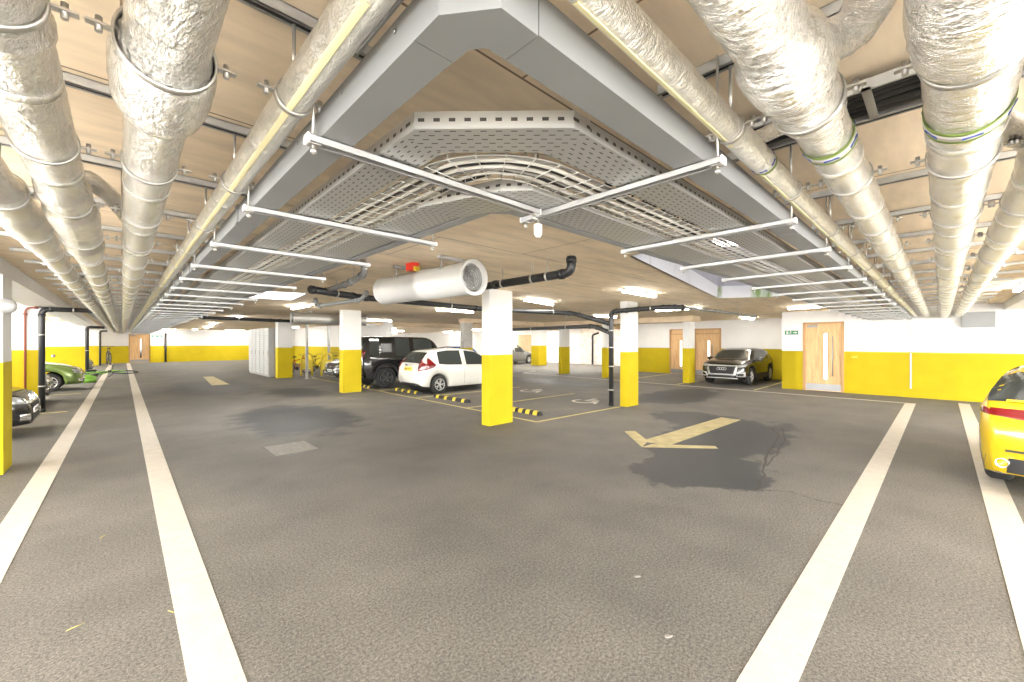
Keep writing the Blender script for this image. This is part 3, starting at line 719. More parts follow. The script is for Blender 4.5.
# ------------------------------------------------------------------ fans
def fan(label, loc, rotz, L, R, m, red=True):
    """axis along local -y (intake grille faces -y)"""
    t = thing('jet_fan', label, 'fan', loc, rotz)
    Mx = Matrix.Rotation(PI / 2, 4, 'X')      # local z -> -y
    h = L / 2
    MB().lathe([(R * .80, h - .015), (R * .86, h - .03), (R, h), (R * .985, h - .03), (R * .93, h - .12), (R * .92, .12), (R * .95, .11), (R * .95, -.02), (R * .90, -.03), (R * .90, -h + .15), (R * .96, -h + .02), (R * .96, -h), (R * .7, -h), (R * .7, -h + .1), (R * .80, h - .4)], Mx, 36, True, True).build('casing', M[m], t)
    MB().lathe([(R * .78, h - .34), (R * .78, h - .335)], Mx, 28).build('backplate', M['dark'], t)
    g = MB()
    for r in (.16, .32, .48, .64, .78): g.torus((0, -h + .06, 0), (0, 1, 0), R * r, .006, 28, 6)
    for k in range(6):
        a = PI / 3 * k; g.tube((0, -h + .06, 0), (R * .8 * math.cos(a), -h + .06, R * .8 * math.sin(a)), .005, 6)
    g.build('guard', M['steel'], t)
    b = MB()
    for k in range(8):
        a = PI / 4 * k; Rm = Matrix.Rotation(a, 3, 'Y')
        b.box(Rm @ Vector((R * .42, -h + .2, 0)), (R * .62, .012, .07), Rm @ Matrix.Rotation(.6, 3, 'X'))
    b.lathe([(R * .16, h - .3), (R * .16, h - .14), (R * .05, h - .1)], Mx, 16); b.build('impeller', M['galv'], t)
    for y in (-h * .55, h * .45):
        MB().b2((-R * .9, y - .02, CEIL - loc[2] - .045), (R * .9, y + .02, CEIL - loc[2] - .003)).tube((-R * .7, y, R * .6), (-R * .7, y, CEIL - loc[2] - .04), .008).tube((R * .7, y, R * .6), (R * .7, y, CEIL - loc[2] - .04), .008).build('mounting_bracket', M['strut_white'], t)
    if red:
        MB().b2((-R * .62, .10, R * .92), (-R * .62 + .12, .26, R * .92 + .12), .01).build('isolator_switch', M['red'], t)
        MB().b2((-R * .62 + .02, .05, R * .86), (-R * .62 + .10, .10, R * .92 + .05), .004).build('isolator_knob', M['yellow_mark'], t)
    return t
fan('white tubular jet fan with round grille hanging near the middle of the ceiling', (3.06, 4.98, 2.545), .075, 2.05, .225, 'fan_white')
fan('silver tubular jet fan under the ceiling left of the second pillar', (5.55, 15.5, 2.58), -PI / 2, 2.6, .22, 'fan_silver', False)

# ------------------------------------------------------------------ black drain pipes
def drain(label, path, r, m='black_pipe', name='drain_pipe', collars=(), clips=(), sm=2, cat='pipe'):
    P0 = [Vector(p) for p in path]; off = P0[0]; P = []
    for i in range(len(P0) - 1):
        a, b = P0[i], P0[i + 1]; L = (b - a).length; e = min(.12, L * .3)
        P += [a, a.lerp(b, e / L)] if i == 0 else [a.lerp(b, e / L)]
        P.append(a.lerp(b, 1 - e / L))
    P.append(P0[-1])
    # round the elbows
    Q = [P[0]]
    for i in range(1, len(P0) - 1):
        c = P0[i]; a = c + (P0[i - 1] - c).normalized() * min(.14, (P0[i - 1] - c).length * .45); b = c + (P0[i + 1] - c).normalized() * min(.14, (P0[i + 1] - c).length * .45)
        for k in range(7):
            s = k / 6; Q.append(a * (1 - s) ** 2 + c * 2 * s * (1 - s) + b * s * s)
    Q.append(P0[-1])
    t = thing(name, label, cat, off)
    MB().sweep([p - off for p in Q], r, 18).build('pipe_length', M[m], t)
    def collar(p, d, w):
        mb = MB(); pipe_ring(mb, p - off, d, r, w, .010, 18); mb.build('collar', M[m], t)
    for i in range(1, len(P0) - 1):
        for nb in (P0[i - 1], P0[i + 1]):
            d = (nb - P0[i])
            if d.length > .4: collar(P0[i] + d.normalized() * .16, d.normalized(), .07)
    for e, nb in ((P0[0], P0[1]), (P0[-1], P0[-2])): collar(e + (nb - e).normalized() * .05, (nb - e).normalized(), .06)
    for i, s, up in clips:
        p = P0[i].lerp(P0[i + 1], s); d = (P0[i + 1] - P0[i]).normalized(); mb = MB(); pipe_ring(mb, p - off, d, r + .001, .03, .006, 18)
        if up: mb.tube(p + Vector((0, 0, r)) - off, Vector((p.x, p.y, CEIL - .002)) - off, .006, 6)
        mb.build('pipe_clip', M['clamp_steel'], t)
    return t
drain('black drain pipe with open-ended elbow at the ceiling, above the nearest pillar', [(4.20, 3.30, CEIL - .006), (4.20, 3.30, 2.645), (4.16, 4.9, 2.63), (4.12, 7.6, 2.61)], .058, clips=((1, .25, 1), (1, .42, 1), (1, .8, 1), (2, .4, 1)))
drain('long black drain pipe crossing behind the nearest pillar to the downpipe', [(2.25, 7.2, 2.62), (3.3, 7.75, 2.615), (6.6, 8.1, 2.60), (9.35, 7.25, 2.565), (9.68, 6.28, 2.25)], .06, clips=((0, .5, 1), (1, .2, 1), (1, .7, 1), (2, .3, 1), (2, .75, 1)))
drain('second black drain pipe below the long one, left of the downpipe pillar', [(11.2, 12.0, CEIL - .004), (11.2, 12.0, 2.24), (9.95, 7.0, 2.21), (9.70, 6.26, 2.0)], .06, clips=((1, .35, 1), (1, .75, 1)))
drain('black vertical downpipe on the left side of the third pillar', [(9.69, 6.24, .005), (9.69, 6.24, 2.58), (9.72, 5.62, 2.60), (9.98, 4.72, 2.63), (10.4, 4.55, 2.63)], .062, name='downpipe', clips=((0, .17, 0), (0, .42, 0), (0, .62, 0), (0, .8, 0), (2, .5, 1)))
drain('grey pipe continuing right from the black elbow over the third pillar', [(10.4, 4.55, 2.63), (12.5, 4.5, 2.64), (15.6, 4.35, 2.62)], .035, 'grey_pipe', clips=((0, .5, 1), (1, .5, 1)))
drain('short grey waste pipe with ceiling elbow left of the white fan', [(2.38, 5.40, CEIL - .006), (2.38, 5.40, 2.67), (2.55, 6.4, 2.66), (2.62, 7.6, 2.66)], .045, 'grey_pipe', clips=((1, .6, 1),))
drain('thin grey waste pipe under the black drain left of the fan', [(2.78, 8.6, 2.62), (2.80, 8.55, 2.46), (2.98, 6.85, 2.48), (3.0, 6.7, 2.6)], .034, 'grey_pipe')
drain('black drain pipe under the far ceiling left of the silver fan', [(2.0, 18.5, CEIL - .006), (2.0, 18.5, 2.64), (4.4, 18.2, 2.60), (6.0, 18.2, 2.6)], .06, clips=((1, .5, 1),))
drain('first black downpipe on the left, beside the green car', [(-1.45, 15.5, .005), (-1.45, 15.5, 2.575), (-.55, 15.55, 2.58)], .06, name='downpipe', clips=((0, .25, 0), (0, .75, 0), (1, .6, 1)))
drain('second black downpipe on the left, behind the green car', [(-1.38, 32.25, .005), (-1.38, 32.25, 2.56), (-.7, 32.3, 2.56)], .075, name='downpipe', clips=((0, .5, 0),))
drain('third black downpipe on the left, before the far corner', [(-1.18, 43.25, .005), (-1.18, 43.25, 2.57), (-.8, 43.3, 2.57)], .06, name='downpipe')
drain('thin dark pipe on the far wall right of the oak end door', [(2.75, 46.6, .005), (2.75, 46.6, 2.5)], .07, name='downpipe')
drain('thin red-brown pipe up the first wall fin on the left', [(-1.73, 15.60, .005), (-1.73, 15.60, 2.6), (-1.5, 15.60, 2.61)], .022, 'copper', name='service_pipe')
# ------------------------------------------------------------------ lights
M['diffuser_dim'] = mat('diffuser_dim', (.8, .8, .78), .5, emit=(1, .97, .9), es=LAMP * .7)
M['diffuser_mid'] = mat('diffuser_mid', (.9, .9, .88), .5, emit=(1, .97, .92), es=LAMP * 2)
M['diffuser_bright'] = mat('diffuser_bright', (.9, .9, .88), .5, emit=(1, .97, .92), es=LAMP * 5)
def batten(label, loc, rotz, L=1.5, w=.10, m='diffuser'):
    t = thing('batten_light', label, 'light', loc, rotz, 'ceiling batten lights')
    MB().b2((-L / 2, -w / 2, -.045), (L / 2, w / 2, -.001), .006).build('housing', M['lamp_body'], t)
    MB().b2((-L / 2 + .02, -w / 2 + .008, -.08), (L / 2 - .02, w / 2 - .008, -.0455)).build('diffuser', M[m], t)
    return t
LIGHTS = [((8.0, 7.35), .25, 'batten light on the ceiling right of the nearest pillar'), ((8.2, 4.55), .05, 'batten light on the ceiling left of the light well'),
          ((13.0, 5.9), PI / 2, 'batten light beyond the light well before the downpipe elbow'), ((14.5, 9.6), 0, 'batten light above the right side of the middle bays'),
          ((12.6, 15.9), 0, 'batten light behind the middle bays'), ((8.2, 11.4), 0, 'batten light above the white hatchback'), ((9.0, 19.0), 0, 'batten light beyond the black off-roader'),
          ((20.3, 6.0), 0, 'batten light above the dark crossover'), ((20.3, 10.6), 0, 'batten light before the narrow bay door'), ((20.5, 18.5), 0, 'batten light before the stone wall'),
          ((22.0, 28.0), 0, 'batten light above the silver people carrier'), ((15.0, 30.0), 0, 'batten light far behind the concrete pillars'), ((8.5, 25.0), 0, 'batten light inside the bicycle store'), ((8.5, 32.0), 0, 'second batten light inside the bicycle store'),
          ((3.9, 13.4), PI / 2, 'batten light beyond the small light box'), ((3.6, 21.0), PI / 2, 'batten light in the left aisle beside the lockers'), ((3.8, 29.0), PI / 2, 'batten light in the left aisle past the lockers'), ((4.5, 37.0), PI / 2, 'batten light near the far wall'), ((4.5, 43.5), PI / 2, 'batten light before the far wall'),
          ((11.5, 24.5), 0, 'added fill batten far behind the white hatchback'), ((18.5, 23.5), 0, 'added fill batten left of the broad far pillar'), ((23.5, 17.3), PI / 2, 'added fill batten right before the rubble stone wall'), ((24.5, 22.3), PI / 2, 'added fill batten between broad far pillar and back wall'), ((19.0, 36.0), 0, 'added fill batten in the far back corner'), ((11.5, 34.0), 0, 'added fill batten behind the bicycle store wall'), ((12.0, 42.0), 0, 'added fill batten before the far wall behind the store'), ((16.5, 44.5), 0, 'added fill batten close to the far wall beyond the concrete pillar'), ((22.5, 44.0), 0, 'added fill batten close to the far wall in the right corner'), ((25.0, 36.0), PI / 2, 'added fill batten close to the back wall far behind'), ((25.0, 29.0), PI / 2, 'added fill batten close to the back wall behind the silver people carrier'),  # battens added to brighten the dim back area
          ((2.6, 45.3), 0, 'added fill batten close to the far wall beside the oak end door'), ((7.6, 45.3), 0, 'added fill batten close to the far wall behind the lockers'), ((4.2, 33.0), PI / 2, 'added fill batten midway between lockers and far wall'),  # more battens added to brighten the far wall
          ((-1.0, 5.0), PI / 2, 'batten light left of the pipes above the nearest left bay'), ((-2.3, 13.5), PI / 2, 'batten light above the black car on the left'), ((-2.3, 21.0), PI / 2, 'batten light above the green car'), ((-2.3, 28.5), PI / 2, 'batten light between the wall fins'), ((-2.3, 36.0), PI / 2, 'batten light past the second wall fin'),
          ((6.5, -1.05), 0, 'batten light above the yellow car'), ((12.5, -1.05), 0, 'batten light past the yellow car'), ((15.2, 2.6), PI / 2, 'batten light before the right-hand door'),
          ((2.6, -1.6), 0, 'batten light near the camera on the right'), ((-1.5, 1.6), PI / 2, 'batten light near the camera on the left')]
for k, ((x, y), rz, lab) in enumerate(LIGHTS): batten(lab, (x, y, CEIL), rz, m='diffuser_dim' if k < 2 else ('diffuser_bright' if y > 15.5 and x > 10 else ('diffuser_mid' if y > 36 else 'diffuser')))

# ------------------------------------------------------------------ signs and small fittings
s = thing('exit_sign', 'small green exit sign with white arrow left of the right-hand door', 'sign', (XW - .012, 3.86, 2.10), -PI / 2)
MB().b2((-.21, -.01, -.075), (.21, .01, .075), .004).build('sign_plate', M['sign_green'], s)
g = MB(); g.prism([(.05, -.016), (.12, -.016), (.12, -.045), (.18, 0), (.12, .045), (.12, .016), (.05, .016)], 0, .003)
g.b2((-.16, -.05, 0), (-.10, .05, .003)); g.prism([(-.02 + .018 * math.cos(a), .045 + .018 * math.sin(a)) for a in [k * PI / 4 for k in range(8)]], 0, .003)
for a, b in (((-.02, .03), (-.04, -.01)), ((-.04, -.01), (-.01, -.05)), ((-.04, -.01), (-.075, -.04)), ((-.025, .02), (.01, 0)), ((-.025, .02), (-.06, .015))):
    A = Vector((*a, .0015)); B = Vector((*b, .0015)); e = B - A; g.box((A + B) / 2, (e.length + .008, .013, .003), Matrix.Rotation(math.atan2(e.y, e.x), 3, 'Z'))
o = g.build('pictogram', M['white_paint'], s); o.rotation_euler = (PI / 2, 0, 0); o.location = (0, -.0105, 0)
s = thing('exit_sign', 'small dark exit sign above the yellow band beside the oak end door', 'sign', (2.2, YF - .362, 2.25), 0)
MB().b2((-.35, -.01, -.09), (.35, .01, .09), .004).build('sign_plate', M['sign_green'], s)
MB().b2((-.25, -.014, -.04), (-.08, -.0105, .04)).b2((.05, -.014, -.02), (.26, -.0105, .02)).build('pictogram', M['white_paint'], s)
def fit(label, name, y0, y1, z0, z1, d, m, cat):
    t = thing(name, label, cat, (XW - d / 2 - .001, (y0 + y1) / 2, (z0 + z1) / 2)); h = (y1 - y0) / 2; k = (z1 - z0) / 2
    MB().b2((-d / 2, -h, -k), (d / 2, h, k), min(.01, d * .2)).build('case', M[m], t)
    MB().b2((-d / 2 - .004, -h * .7, -k * .6), (-d / 2 - .0005, h * .7, k * .6)).build('front_plate', M['yellow_mark'] if m == 'yellow_wall' else M[m], t); return t
fit('small yellow-painted twin socket box on the yellow band right of the door', 'socket_box', 1.93, 2.16, 1.18, 1.30, .05, 'yellow_wall', 'socket')
fit('grey metal junction box high on the right wall under the pipes', 'junction_box', -1.05, -.40, 2.18, 2.62, .16, 'trunking', 'box')
tag(MB().b2((XW - .022, .66, .28), (XW - .001, .70, 2.5)).build('cable_conduit', M['white_paint']), 'thin white vertical conduit down the middle of the right wall', 'conduit')
tag(MB().b2((XW - .03, .70, 1.40), (XW - .001, -6.3, 1.43)).b2((XW - .03, .66, 1.40), (XW - .001, 2.30, 1.43)).build('wall_strip', M['yellow_mark']), 'thin yellow strip along the top of the yellow band on the right wall', 'strip')
t = thing('wall_speaker', 'small round white wall lamp on the left pillar at the photo edge', 'lamp', (-1.10, 8.45, 2.22)); MB().lathe([(.10, 0), (.10, .05), (.085, .07), (.02, .08)], Matrix.Rotation(PI / 2, 4, 'X'), 20).build('shade', M['strut_white'], t); MB().b2((-.03, 0, -.03), (.03, .10, .03)).build('bracket', M['galv'], t); t.name = 'wall_lamp'
t = thing('smoke_detector', 'small white detector hanging below the inner corner of the trays', 'detector', (1.685, 1.558, 2.38)); MB().b2((-.017, -.017, -.035), (.017, .017, .03), .004).build('body', M['white_paint'], t); MB().tube((0, 0, .03), (0, 0, CEIL - 2.38), .006, 6).build('drop_rod', M['clamp_steel'], t)
MB().lathe([(.014, -.045), (.014, -.0355)], None, 12).build('lens', M['lamp_body'], t)

# ------------------------------------------------------------------ lockers and cage posts
def locker(label, y):
    t = thing('storage_locker', label, 'locker', (5.28, y, 0), 0, 'tall lockers in a row')
    MB().b2((.0, -.42, .06), (.55, .42, 2.46)).build('carcass', M['galv_dark'], t)
    MB().b2((-.03, -.38, .12), (-.002, .38, 2.42), .004).build('door', M['locker'], t)
    v = MB()
    for k in range(22): v.b2((-.036, -.30, .25 + .095 * k), (-.031, .30, .28 + .095 * k))
    v.build('louvre', M['galv_dark'], t)
    MB().b2((-.05, -.345, 1.1), (-.031, -.315, 1.3)).build('handle', M['galv_dark'], t)
    MB().b2((0.02, -.40, 0.001), (.53, .40, .059)).build('plinth', M['galv_dark'], t)
for k, y in enumerate((23.45, 24.32, 25.19, 26.06, 26.93)): locker('pale grey louvred locker, %s in the row from the pillar' % nth(k), y)
for k, (x, y, lab) in enumerate(((6.34, 20.75, 'thin grey post left of the stacked bicycles'), (7.9, 22.3, 'thin grey post further back beside the bicycle racks'))):
    tag(MB().b2((x - .05, y - .05, .012), (x + .05, y + .05, 2.62)).b2((x - .09, y - .09, .001), (x + .09, y + .09, .012)).build('steel_post', M['galv']), lab, 'post')
tag(MB().b2((6.30, 20.70, 2.62), (6.42, 26.0, 2.70)).b2((6.42, 20.70, 2.62), (9.8, 20.82, 2.70)).build('steel_rail', M['galv']), 'grey head rail of the bicycle store screen', 'rail')

# ------------------------------------------------------------------ cars
def interp(T, x):
    if x <= T[0][0]: return T[0][1]
    for (a, p), (b, q) in zip(T, T[1:]):
        if x <= b: return p + (q - p) * (x - a) / (b - a)
    return T[-1][1]
def smooth_tab(T, x, d=.07): return (interp(T, x - d) + 2 * interp(T, x) + interp(T, x + d)) / 4
class Car:
    """local frame: x forward, y left, z up, origin on the ground under the middle"""
    def __init__(s, name, label, loc, rotz, L, W, top, belt, bot, xf, xr, rw, pm, cat='car', tumble=.34, square=.25, rim='alloy', tw=.21):
        s.L, s.W = L, W; s.t = thing(name, label, cat, loc, rotz, 'parked cars'); s.xf, s.xr, s.rw = xf, xr, rw
        xs = [-L / 2 + .004] + [-L / 2 + .03 + .03 * k for k in range(5)]
        x = xs[-1] + .06
        while x < L / 2 - .17: xs.append(x); x += .06
        xs += [L / 2 - .15 + .03 * k for k in range(5)] + [L / 2 - .004]
        s.xs = xs; mb = MB(); mb.sm = True; rings = []; s.pts = []
        for x in xs:
            u = min(1, abs(2 * x / L)); w = W / 2 * (1 - .05 * u * u)
            e = max(0, (abs(x) - (L / 2 - .38)) / .38); w *= 1 - square * e ** 2.6
            zt = smooth_tab(top, x); zb = smooth_tab(bot, x); b = min(smooth_tab(belt, x), zt - .025)
            for c in (xf, xr):
                d = abs(x - c); Ra = rw + .055
                if d < Ra: zb = max(zb, min(rw + math.sqrt(Ra * Ra - d * d), b - .08))
            ze = zt - min(.075, .30 * (zt - b)); wr = .955 * w - tumble * (zt - b)
            h = b - zb
            P = [(0, zb), (.84 * w, zb), (.955 * w, zb + .02), (.99 * w, zb + .3 * h), (1.0 * w, zb + .62 * h), (.985 * w, b - .06 * h - .01), (.955 * w, b),
                 ((.955 * w + wr) / 2, (b + ze) / 2), (wr, ze), (wr * .82, zt - .012), (wr * .4, zt - .002), (0, zt)]
            s.pts.append([Vector((x, p[0], p[1])) for p in P])
            loop = P + [(-p[0], p[1]) for p in reversed(P[1:-1])]
            rings.append([mb.bm.verts.new((x, p[0], p[1])) for p in loop])
        n = len(rings[0])
        for a, b in zip(rings, rings[1:]):
            for k in range(n): mb._f((a[k], a[(k + 1) % n], b[(k + 1) % n], b[k]))
        mb._f(rings[0]); mb._f(rings[-1][::-1])
        bmesh.ops.recalc_face_normals(mb.bm, faces=mb.bm.faces[:])
        s.bvh = BVHTree.FromBMesh(mb.bm); s.body = mb.build('car_body', M[pm], s.t)
        for c, sx in ((xf, 'f'), (xr, 'r')):
            for sd in (1, -1):
                yc = sd * (W / 2 * .975 - tw / 2 - .005)
                A = Matrix.Translation((c, yc, rw)) @ Matrix.Rotation(-sd * PI / 2, 4, 'X')
                w = MB().lathe([(rw * .62, -tw / 2), (rw * .9, -tw / 2), (rw, -tw / 2 + .03), (rw, tw / 2 - .03), (rw * .92, tw / 2), (rw * .66, tw / 2), (rw * .64, tw / 2 - .02)], A, 28).build('wheel', M['tyre'], s.t)
                r = MB()
                r.lathe([(rw * .66, tw / 2 - .012), (rw * .66, tw / 2 - .002), (rw * .585, tw / 2 - .006), (rw * .585, tw / 2 - .03)], A, 28, True, True)
                r.lathe([(rw * .14, tw / 2 - .05), (rw * .14, tw / 2 - .006), (rw * .05, tw / 2 - .002)], A, 14)
                for k in range(5):
                    for q in (-.15, .15):
                        a = 2 * PI * k / 5 + q; d = Vector((math.cos(a), math.sin(a), 0)); f = 2 * PI * k / 5 + q * 1.35; d2 = Vector((math.cos(f), math.sin(f), 0))
                        r.tube(A @ (d * rw * .12 + Vector((0, 0, tw / 2 - .012))), A @ (d2 * rw * .61 + Vector((0, 0, tw / 2 - .016))), rw * .05, 6)
                r.build('rim', M[rim], w)
                MB().lathe([(rw * .6, tw / 2 - .06), (rw * .6, tw / 2 - .055)], A, 20).build('brake_disc', M['dark'], w)
    def skin(s, x0, x1, r0, r1, name, m, off=.005, sides=(1, -1)):
        """strip lifted off the body between stations x0..x1 and section points r0..r1"""
        I = [i for i, x in enumerate(s.xs) if x0 <= x <= x1]
        if len(I) < 2: return
        for sd in sides:
            mb = MB(); mb.sm = True; g = []
            for i in I:
                row = []
                for j in range(r0, r1 + 1):
                    p = s.pts[i][j].copy(); jn = s.pts[i][min(j + 1, 11)] - s.pts[i][max(j - 1, 0)]
                    nr = Vector((0, jn.z, -jn.y)).normalized() if jn.length > 1e-6 else Vector((0, 0, 1))
                    t = s.pts[min(i + 1, len(s.xs) - 1)][j] - s.pts[max(i - 1, 0)][j]; nr = (nr - t * (nr.dot(t) / max(1e-9, t.dot(t)))).normalized()
                    q = p + nr * off; q.y *= sd; row.append(mb.bm.verts.new(q))
                g.append(row)
            for a, b in zip(g, g[1:]):
                for j in range(len(a) - 1): mb._f((a[j], a[j + 1], b[j + 1], b[j]))
            mb.build(name, M[m], s.t)
    def top(s, x0, x1, r0, name, m, off=.005):
        """glass across the whole width (windscreen, rear window)"""
        I = [i for i, x in enumerate(s.xs) if x0 <= x <= x1]; mb = MB(); mb.sm = True; g = []
        for i in I:
            row = []
            t = s.pts[min(i + 1, len(s.xs) - 1)][11] - s.pts[max(i - 1, 0)][11]; nr = Vector((-t.z, 0, t.x)).normalized()
            R = s.pts[i][r0:12]
            for p in [Vector((p.x, -p.y, p.z)) for p in R] + [p for p in reversed(R[:-1])]: row.append(mb.bm.verts.new(p + nr * off))
            g.append(row)
        for a, b in zip(g, g[1:]):
            for j in range(len(a) - 1): mb._f((a[j], a[j + 1], b[j + 1], b[j]))
        return mb.build(name, M[m], s.t)
    def patch(s, quad, d, name, m, off=.006, n=6, parent=None, thick=.012):
        """quad of 3-D points projected onto the body along d, as a thin curved plate"""
        q = [Vector(p) for p in quad]; d = Vector(d).normalized(); mb = MB(); mb.sm = True; F, B = [], []
        for i in range(n + 1):
            r1, r2 = [], []
            for j in range(n + 1):
                u, v = i / n, j / n
                p = (q[0] * (1 - u) + q[1] * u) * (1 - v) + (q[3] * (1 - u) + q[2] * u) * v
                h = s.bvh.ray_cast(p - d * 3, d)[0]
                if h is None: h = p
                r1.append(mb.bm.verts.new(h - d * off)); r2.append(mb.bm.verts.new(h + d * thick))
            F.append(r1); B.append(r2)
        for i in range(n):
            for j in range(n):
                mb._f((F[i][j], F[i + 1][j], F[i + 1][j + 1], F[i][j + 1])); mb._f((B[i][j], B[i][j + 1], B[i + 1][j + 1], B[i + 1][j]))
        rim = [(i, 0) for i in range(n)] + [(n, j) for j in range(n)] + [(i, n) for i in range(n, 0, -1)] + [(0, j) for j in range(n, 0, -1)]
        for a, b in zip(rim, rim[1:] + rim[:1]): mb._f((F[a[0]][a[1]], B[a[0]][a[1]], B[b[0]][b[1]], F[b[0]][b[1]]))
        return mb.build(name, M[m], parent or s.t)
    def hit(s, p, d):
        d = Vector(d).normalized(); h = s.bvh.ray_cast(Vector(p) - d * 3, d)[0]; return h or Vector(p)
    def mirrors(s, x, z, m='plastic', out=.13):
        for sd in (1, -1):
            h = s.hit((x, sd * 2, z), (0, -sd, 0))
            MB().box(h + Vector((-.02, sd * out, .04)), (.13, .20, .15), None, .03).box(h + Vector((0, sd * out * .45, -.01)), (.06, out, .035)).build('door_mirror', M[m], s.t)
    def handles(s, xs, z, m):
        for x in xs:
            for sd in (1, -1):
                h = s.hit((x, sd * 2, z), (0, -sd, 0)); MB().box(h + Vector((0, sd * .012, 0)), (.17, .024, .028), None, .008).build('door_handle', M[m], s.t)
    def seams(s, xs, m='dark'):
        for x in xs: s.skin(x - .001, x + .07, 3, 6, 'door_gap', m, .0)
    def vline(s, x, z0, z1):
        for sd in (1, -1): s.patch([(x - .005, sd * 2, z0), (x + .005, sd * 2, z0), (x + .005, sd * 2, z1), (x - .005, sd * 2, z1)], (0, -sd, 0), 'door_gap', 'dark', .0015, 8, None, .004)
    def plate(s, x, z, w, h, d, m, y=0):
        o = s.patch([(x, y - w / 2, z - h / 2), (x, y + w / 2, z - h / 2), (x, y + w / 2, z + h / 2), (x, y - w / 2, z + h / 2)], (d, 0, 0), 'number_plate', m, .014, 2)
        mb = MB(); hx = s.hit((x, y, z), (d, 0, 0)).x - d * .016
        for k in range(7):
            c = y + (k - 3) * w * .115 + (w * .03 if k > 3 else -w * .03)
            if k % 2: mb.b2((hx, c - w * .035, z - h * .28), (hx - d * .002, c - w * .012, z + h * .28)).b2((hx, c + w * .012, z - h * .28), (hx - d * .002, c + w * .035, z + h * .28)).b2((hx, c - w * .035, z - .01), (hx - d * .002, c + w * .035, z + .01))
            else: mb.b2((hx, c - w * .035, z - h * .28), (hx - d * .002, c - w * .012, z + h * .28)).b2((hx, c - w * .035, z + h * .16), (hx - d * .002, c + w * .03, z + h * .28)).b2((hx, c - w * .035, z - h * .28), (hx - d * .002, c + w * .03, z - h * .16))
        mb.build('plate_marks', M['dark'], o)

def yz(x, pts): return [(x, p[0], p[1]) for p in pts]
def both(c, x, pts, d, name, m, **k):
    for sd in (1, -1): c.patch([(x, sd * p[0], p[1]) for p in pts], d if d[1] == 0 else (d[0], sd * d[1], d[2]), name, m, **k)

# white hatchback: rear towards the aisle
c = Car('hatchback_car', 'white five-door hatchback parked behind the nearest pillar, tail to the aisle', (9.08, 12.55, 0), 0, 4.10, 1.70,
        [(-2.05, .62), (-2.0, .98), (-1.90, 1.06), (-1.72, 1.30), (-1.52, 1.46), (-.9, 1.53), (-.2, 1.53), (.35, 1.46), (1.15, 1.02), (1.6, .93), (1.95, .76), (2.05, .55)],
        [(-2.05, .95), (-1.8, 1.06), (-1.0, .97), (.8, .92), (1.3, .90), (2.05, .7)], [(-2.05, .40), (-1.9, .27), (-1.5, .20), (1.5, .2), (2.05, .28)], 1.28, -1.28, .31, 'paint_white')
c.skin(-1.30, -.28, 6, 8, 'side_window', 'car_glass'); c.skin(-.20, .72, 6, 8, 'side_window', 'car_glass')
c.top(-1.95, -1.57, 9, 'rear_window', 'car_glass'); c.top(.40, 1.08, 9, 'windscreen', 'car_glass')
for sd in (1, -1):
    c.patch([(-1.9, sd * .52, 1.20), (-1.9, sd * .86, 1.00), (-1.9, sd * .86, .84), (-1.9, sd * .60, .76)], (1, -sd * .35, 0), 'tail_light', 'lens_red', off=.012, n=8)
    c.patch([(-1.7, sd * 1.2, 1.26), (-1.42, sd * 1.2, .97), (-1.55, sd * 1.2, .88), (-1.82, sd * 1.2, .82)], (0, -sd, 0), 'tail_light', 'lens_red', off=.010, n=8)
c.plate(-2.05, .84, .52, .12, 1, 'plate_yellow'); c.patch(yz(-2, [(-.62, .27), (.62, .27), (.62, .38), (-.62, .38)]), (1, 0, 0), 'bumper_insert', 'plastic')
c.patch(yz(-2, [(-.3, .95), (.3, .95), (.3, .98), (-.3, .98)]), (1, 0, 0), 'tailgate_handle', 'chrome', n=3)
c.mirrors(.68, .96, 'paint_white'); c.handles((-1.02, -.05), .88, 'paint_white'); c.vline(-.25, .3, .95); c.vline(.85, .35, .9)
MB().tube((-1.5, 0, 1.50), (-1.62, 0, 1.66), .006).build('aerial', M['dark'], c.t)
# black off-roader
c = Car('offroad_car', 'tall black off-road car parked beside the white hatchback', (8.78, 15.50, 0), 0, 4.80, 1.98,
        [(-2.40, .70), (-2.38, 1.60), (-2.32, 1.88), (-2.1, 1.955), (-1.0, 1.97), (.35, 1.95), (.62, 1.86), (1.08, 1.22), (2.15, 1.12), (2.33, 1.02), (2.40, .62)],
        [(-2.4, 1.20), (1.0, 1.20), (1.3, 1.17), (2.4, 1.0)], [(-2.4, .50), (-2.2, .38), (2.2, .38), (2.4, .5)], 1.48, -1.50, .40, 'paint_black', tumble=.13, square=.10, rim='alloy_black', tw=.26)
c.skin(-2.15, -1.75, 6, 8, 'side_window', 'car_glass'); c.skin(-1.15, -.45, 6, 8, 'side_window', 'car_glass'); c.skin(-.36, .55, 6, 8, 'side_window', 'car_glass')
for sd in (1, -1): c.patch([(-1.68, sd * 2, 1.36), (-1.26, sd * 2, 1.36), (-1.26, sd * 2, 1.70), (-1.68, sd * 2, 1.70)], (0, -sd, 0), 'side_panel', 'grey_pipe', off=.012)
c.top(.60, 1.05, 9, 'windscreen', 'car_glass'); c.patch(yz(-2.4, [(-.62, 1.3), (.62, 1.3), (.58, 1.78), (-.58, 1.78)]), (1, 0, 0), 'rear_window', 'car_glass')
both(c, -2.4, [(.72, 1.18), (.84, 1.18), (.84, 1.42), (.72, 1.42)], (1, 0, 0), 'tail_light', 'lens_red')
both(c, -2.4, [(.72, .88), (.84, .88), (.84, 1.06), (.72, 1.06)], (1, 0, 0), 'tail_light', 'lens_clear')
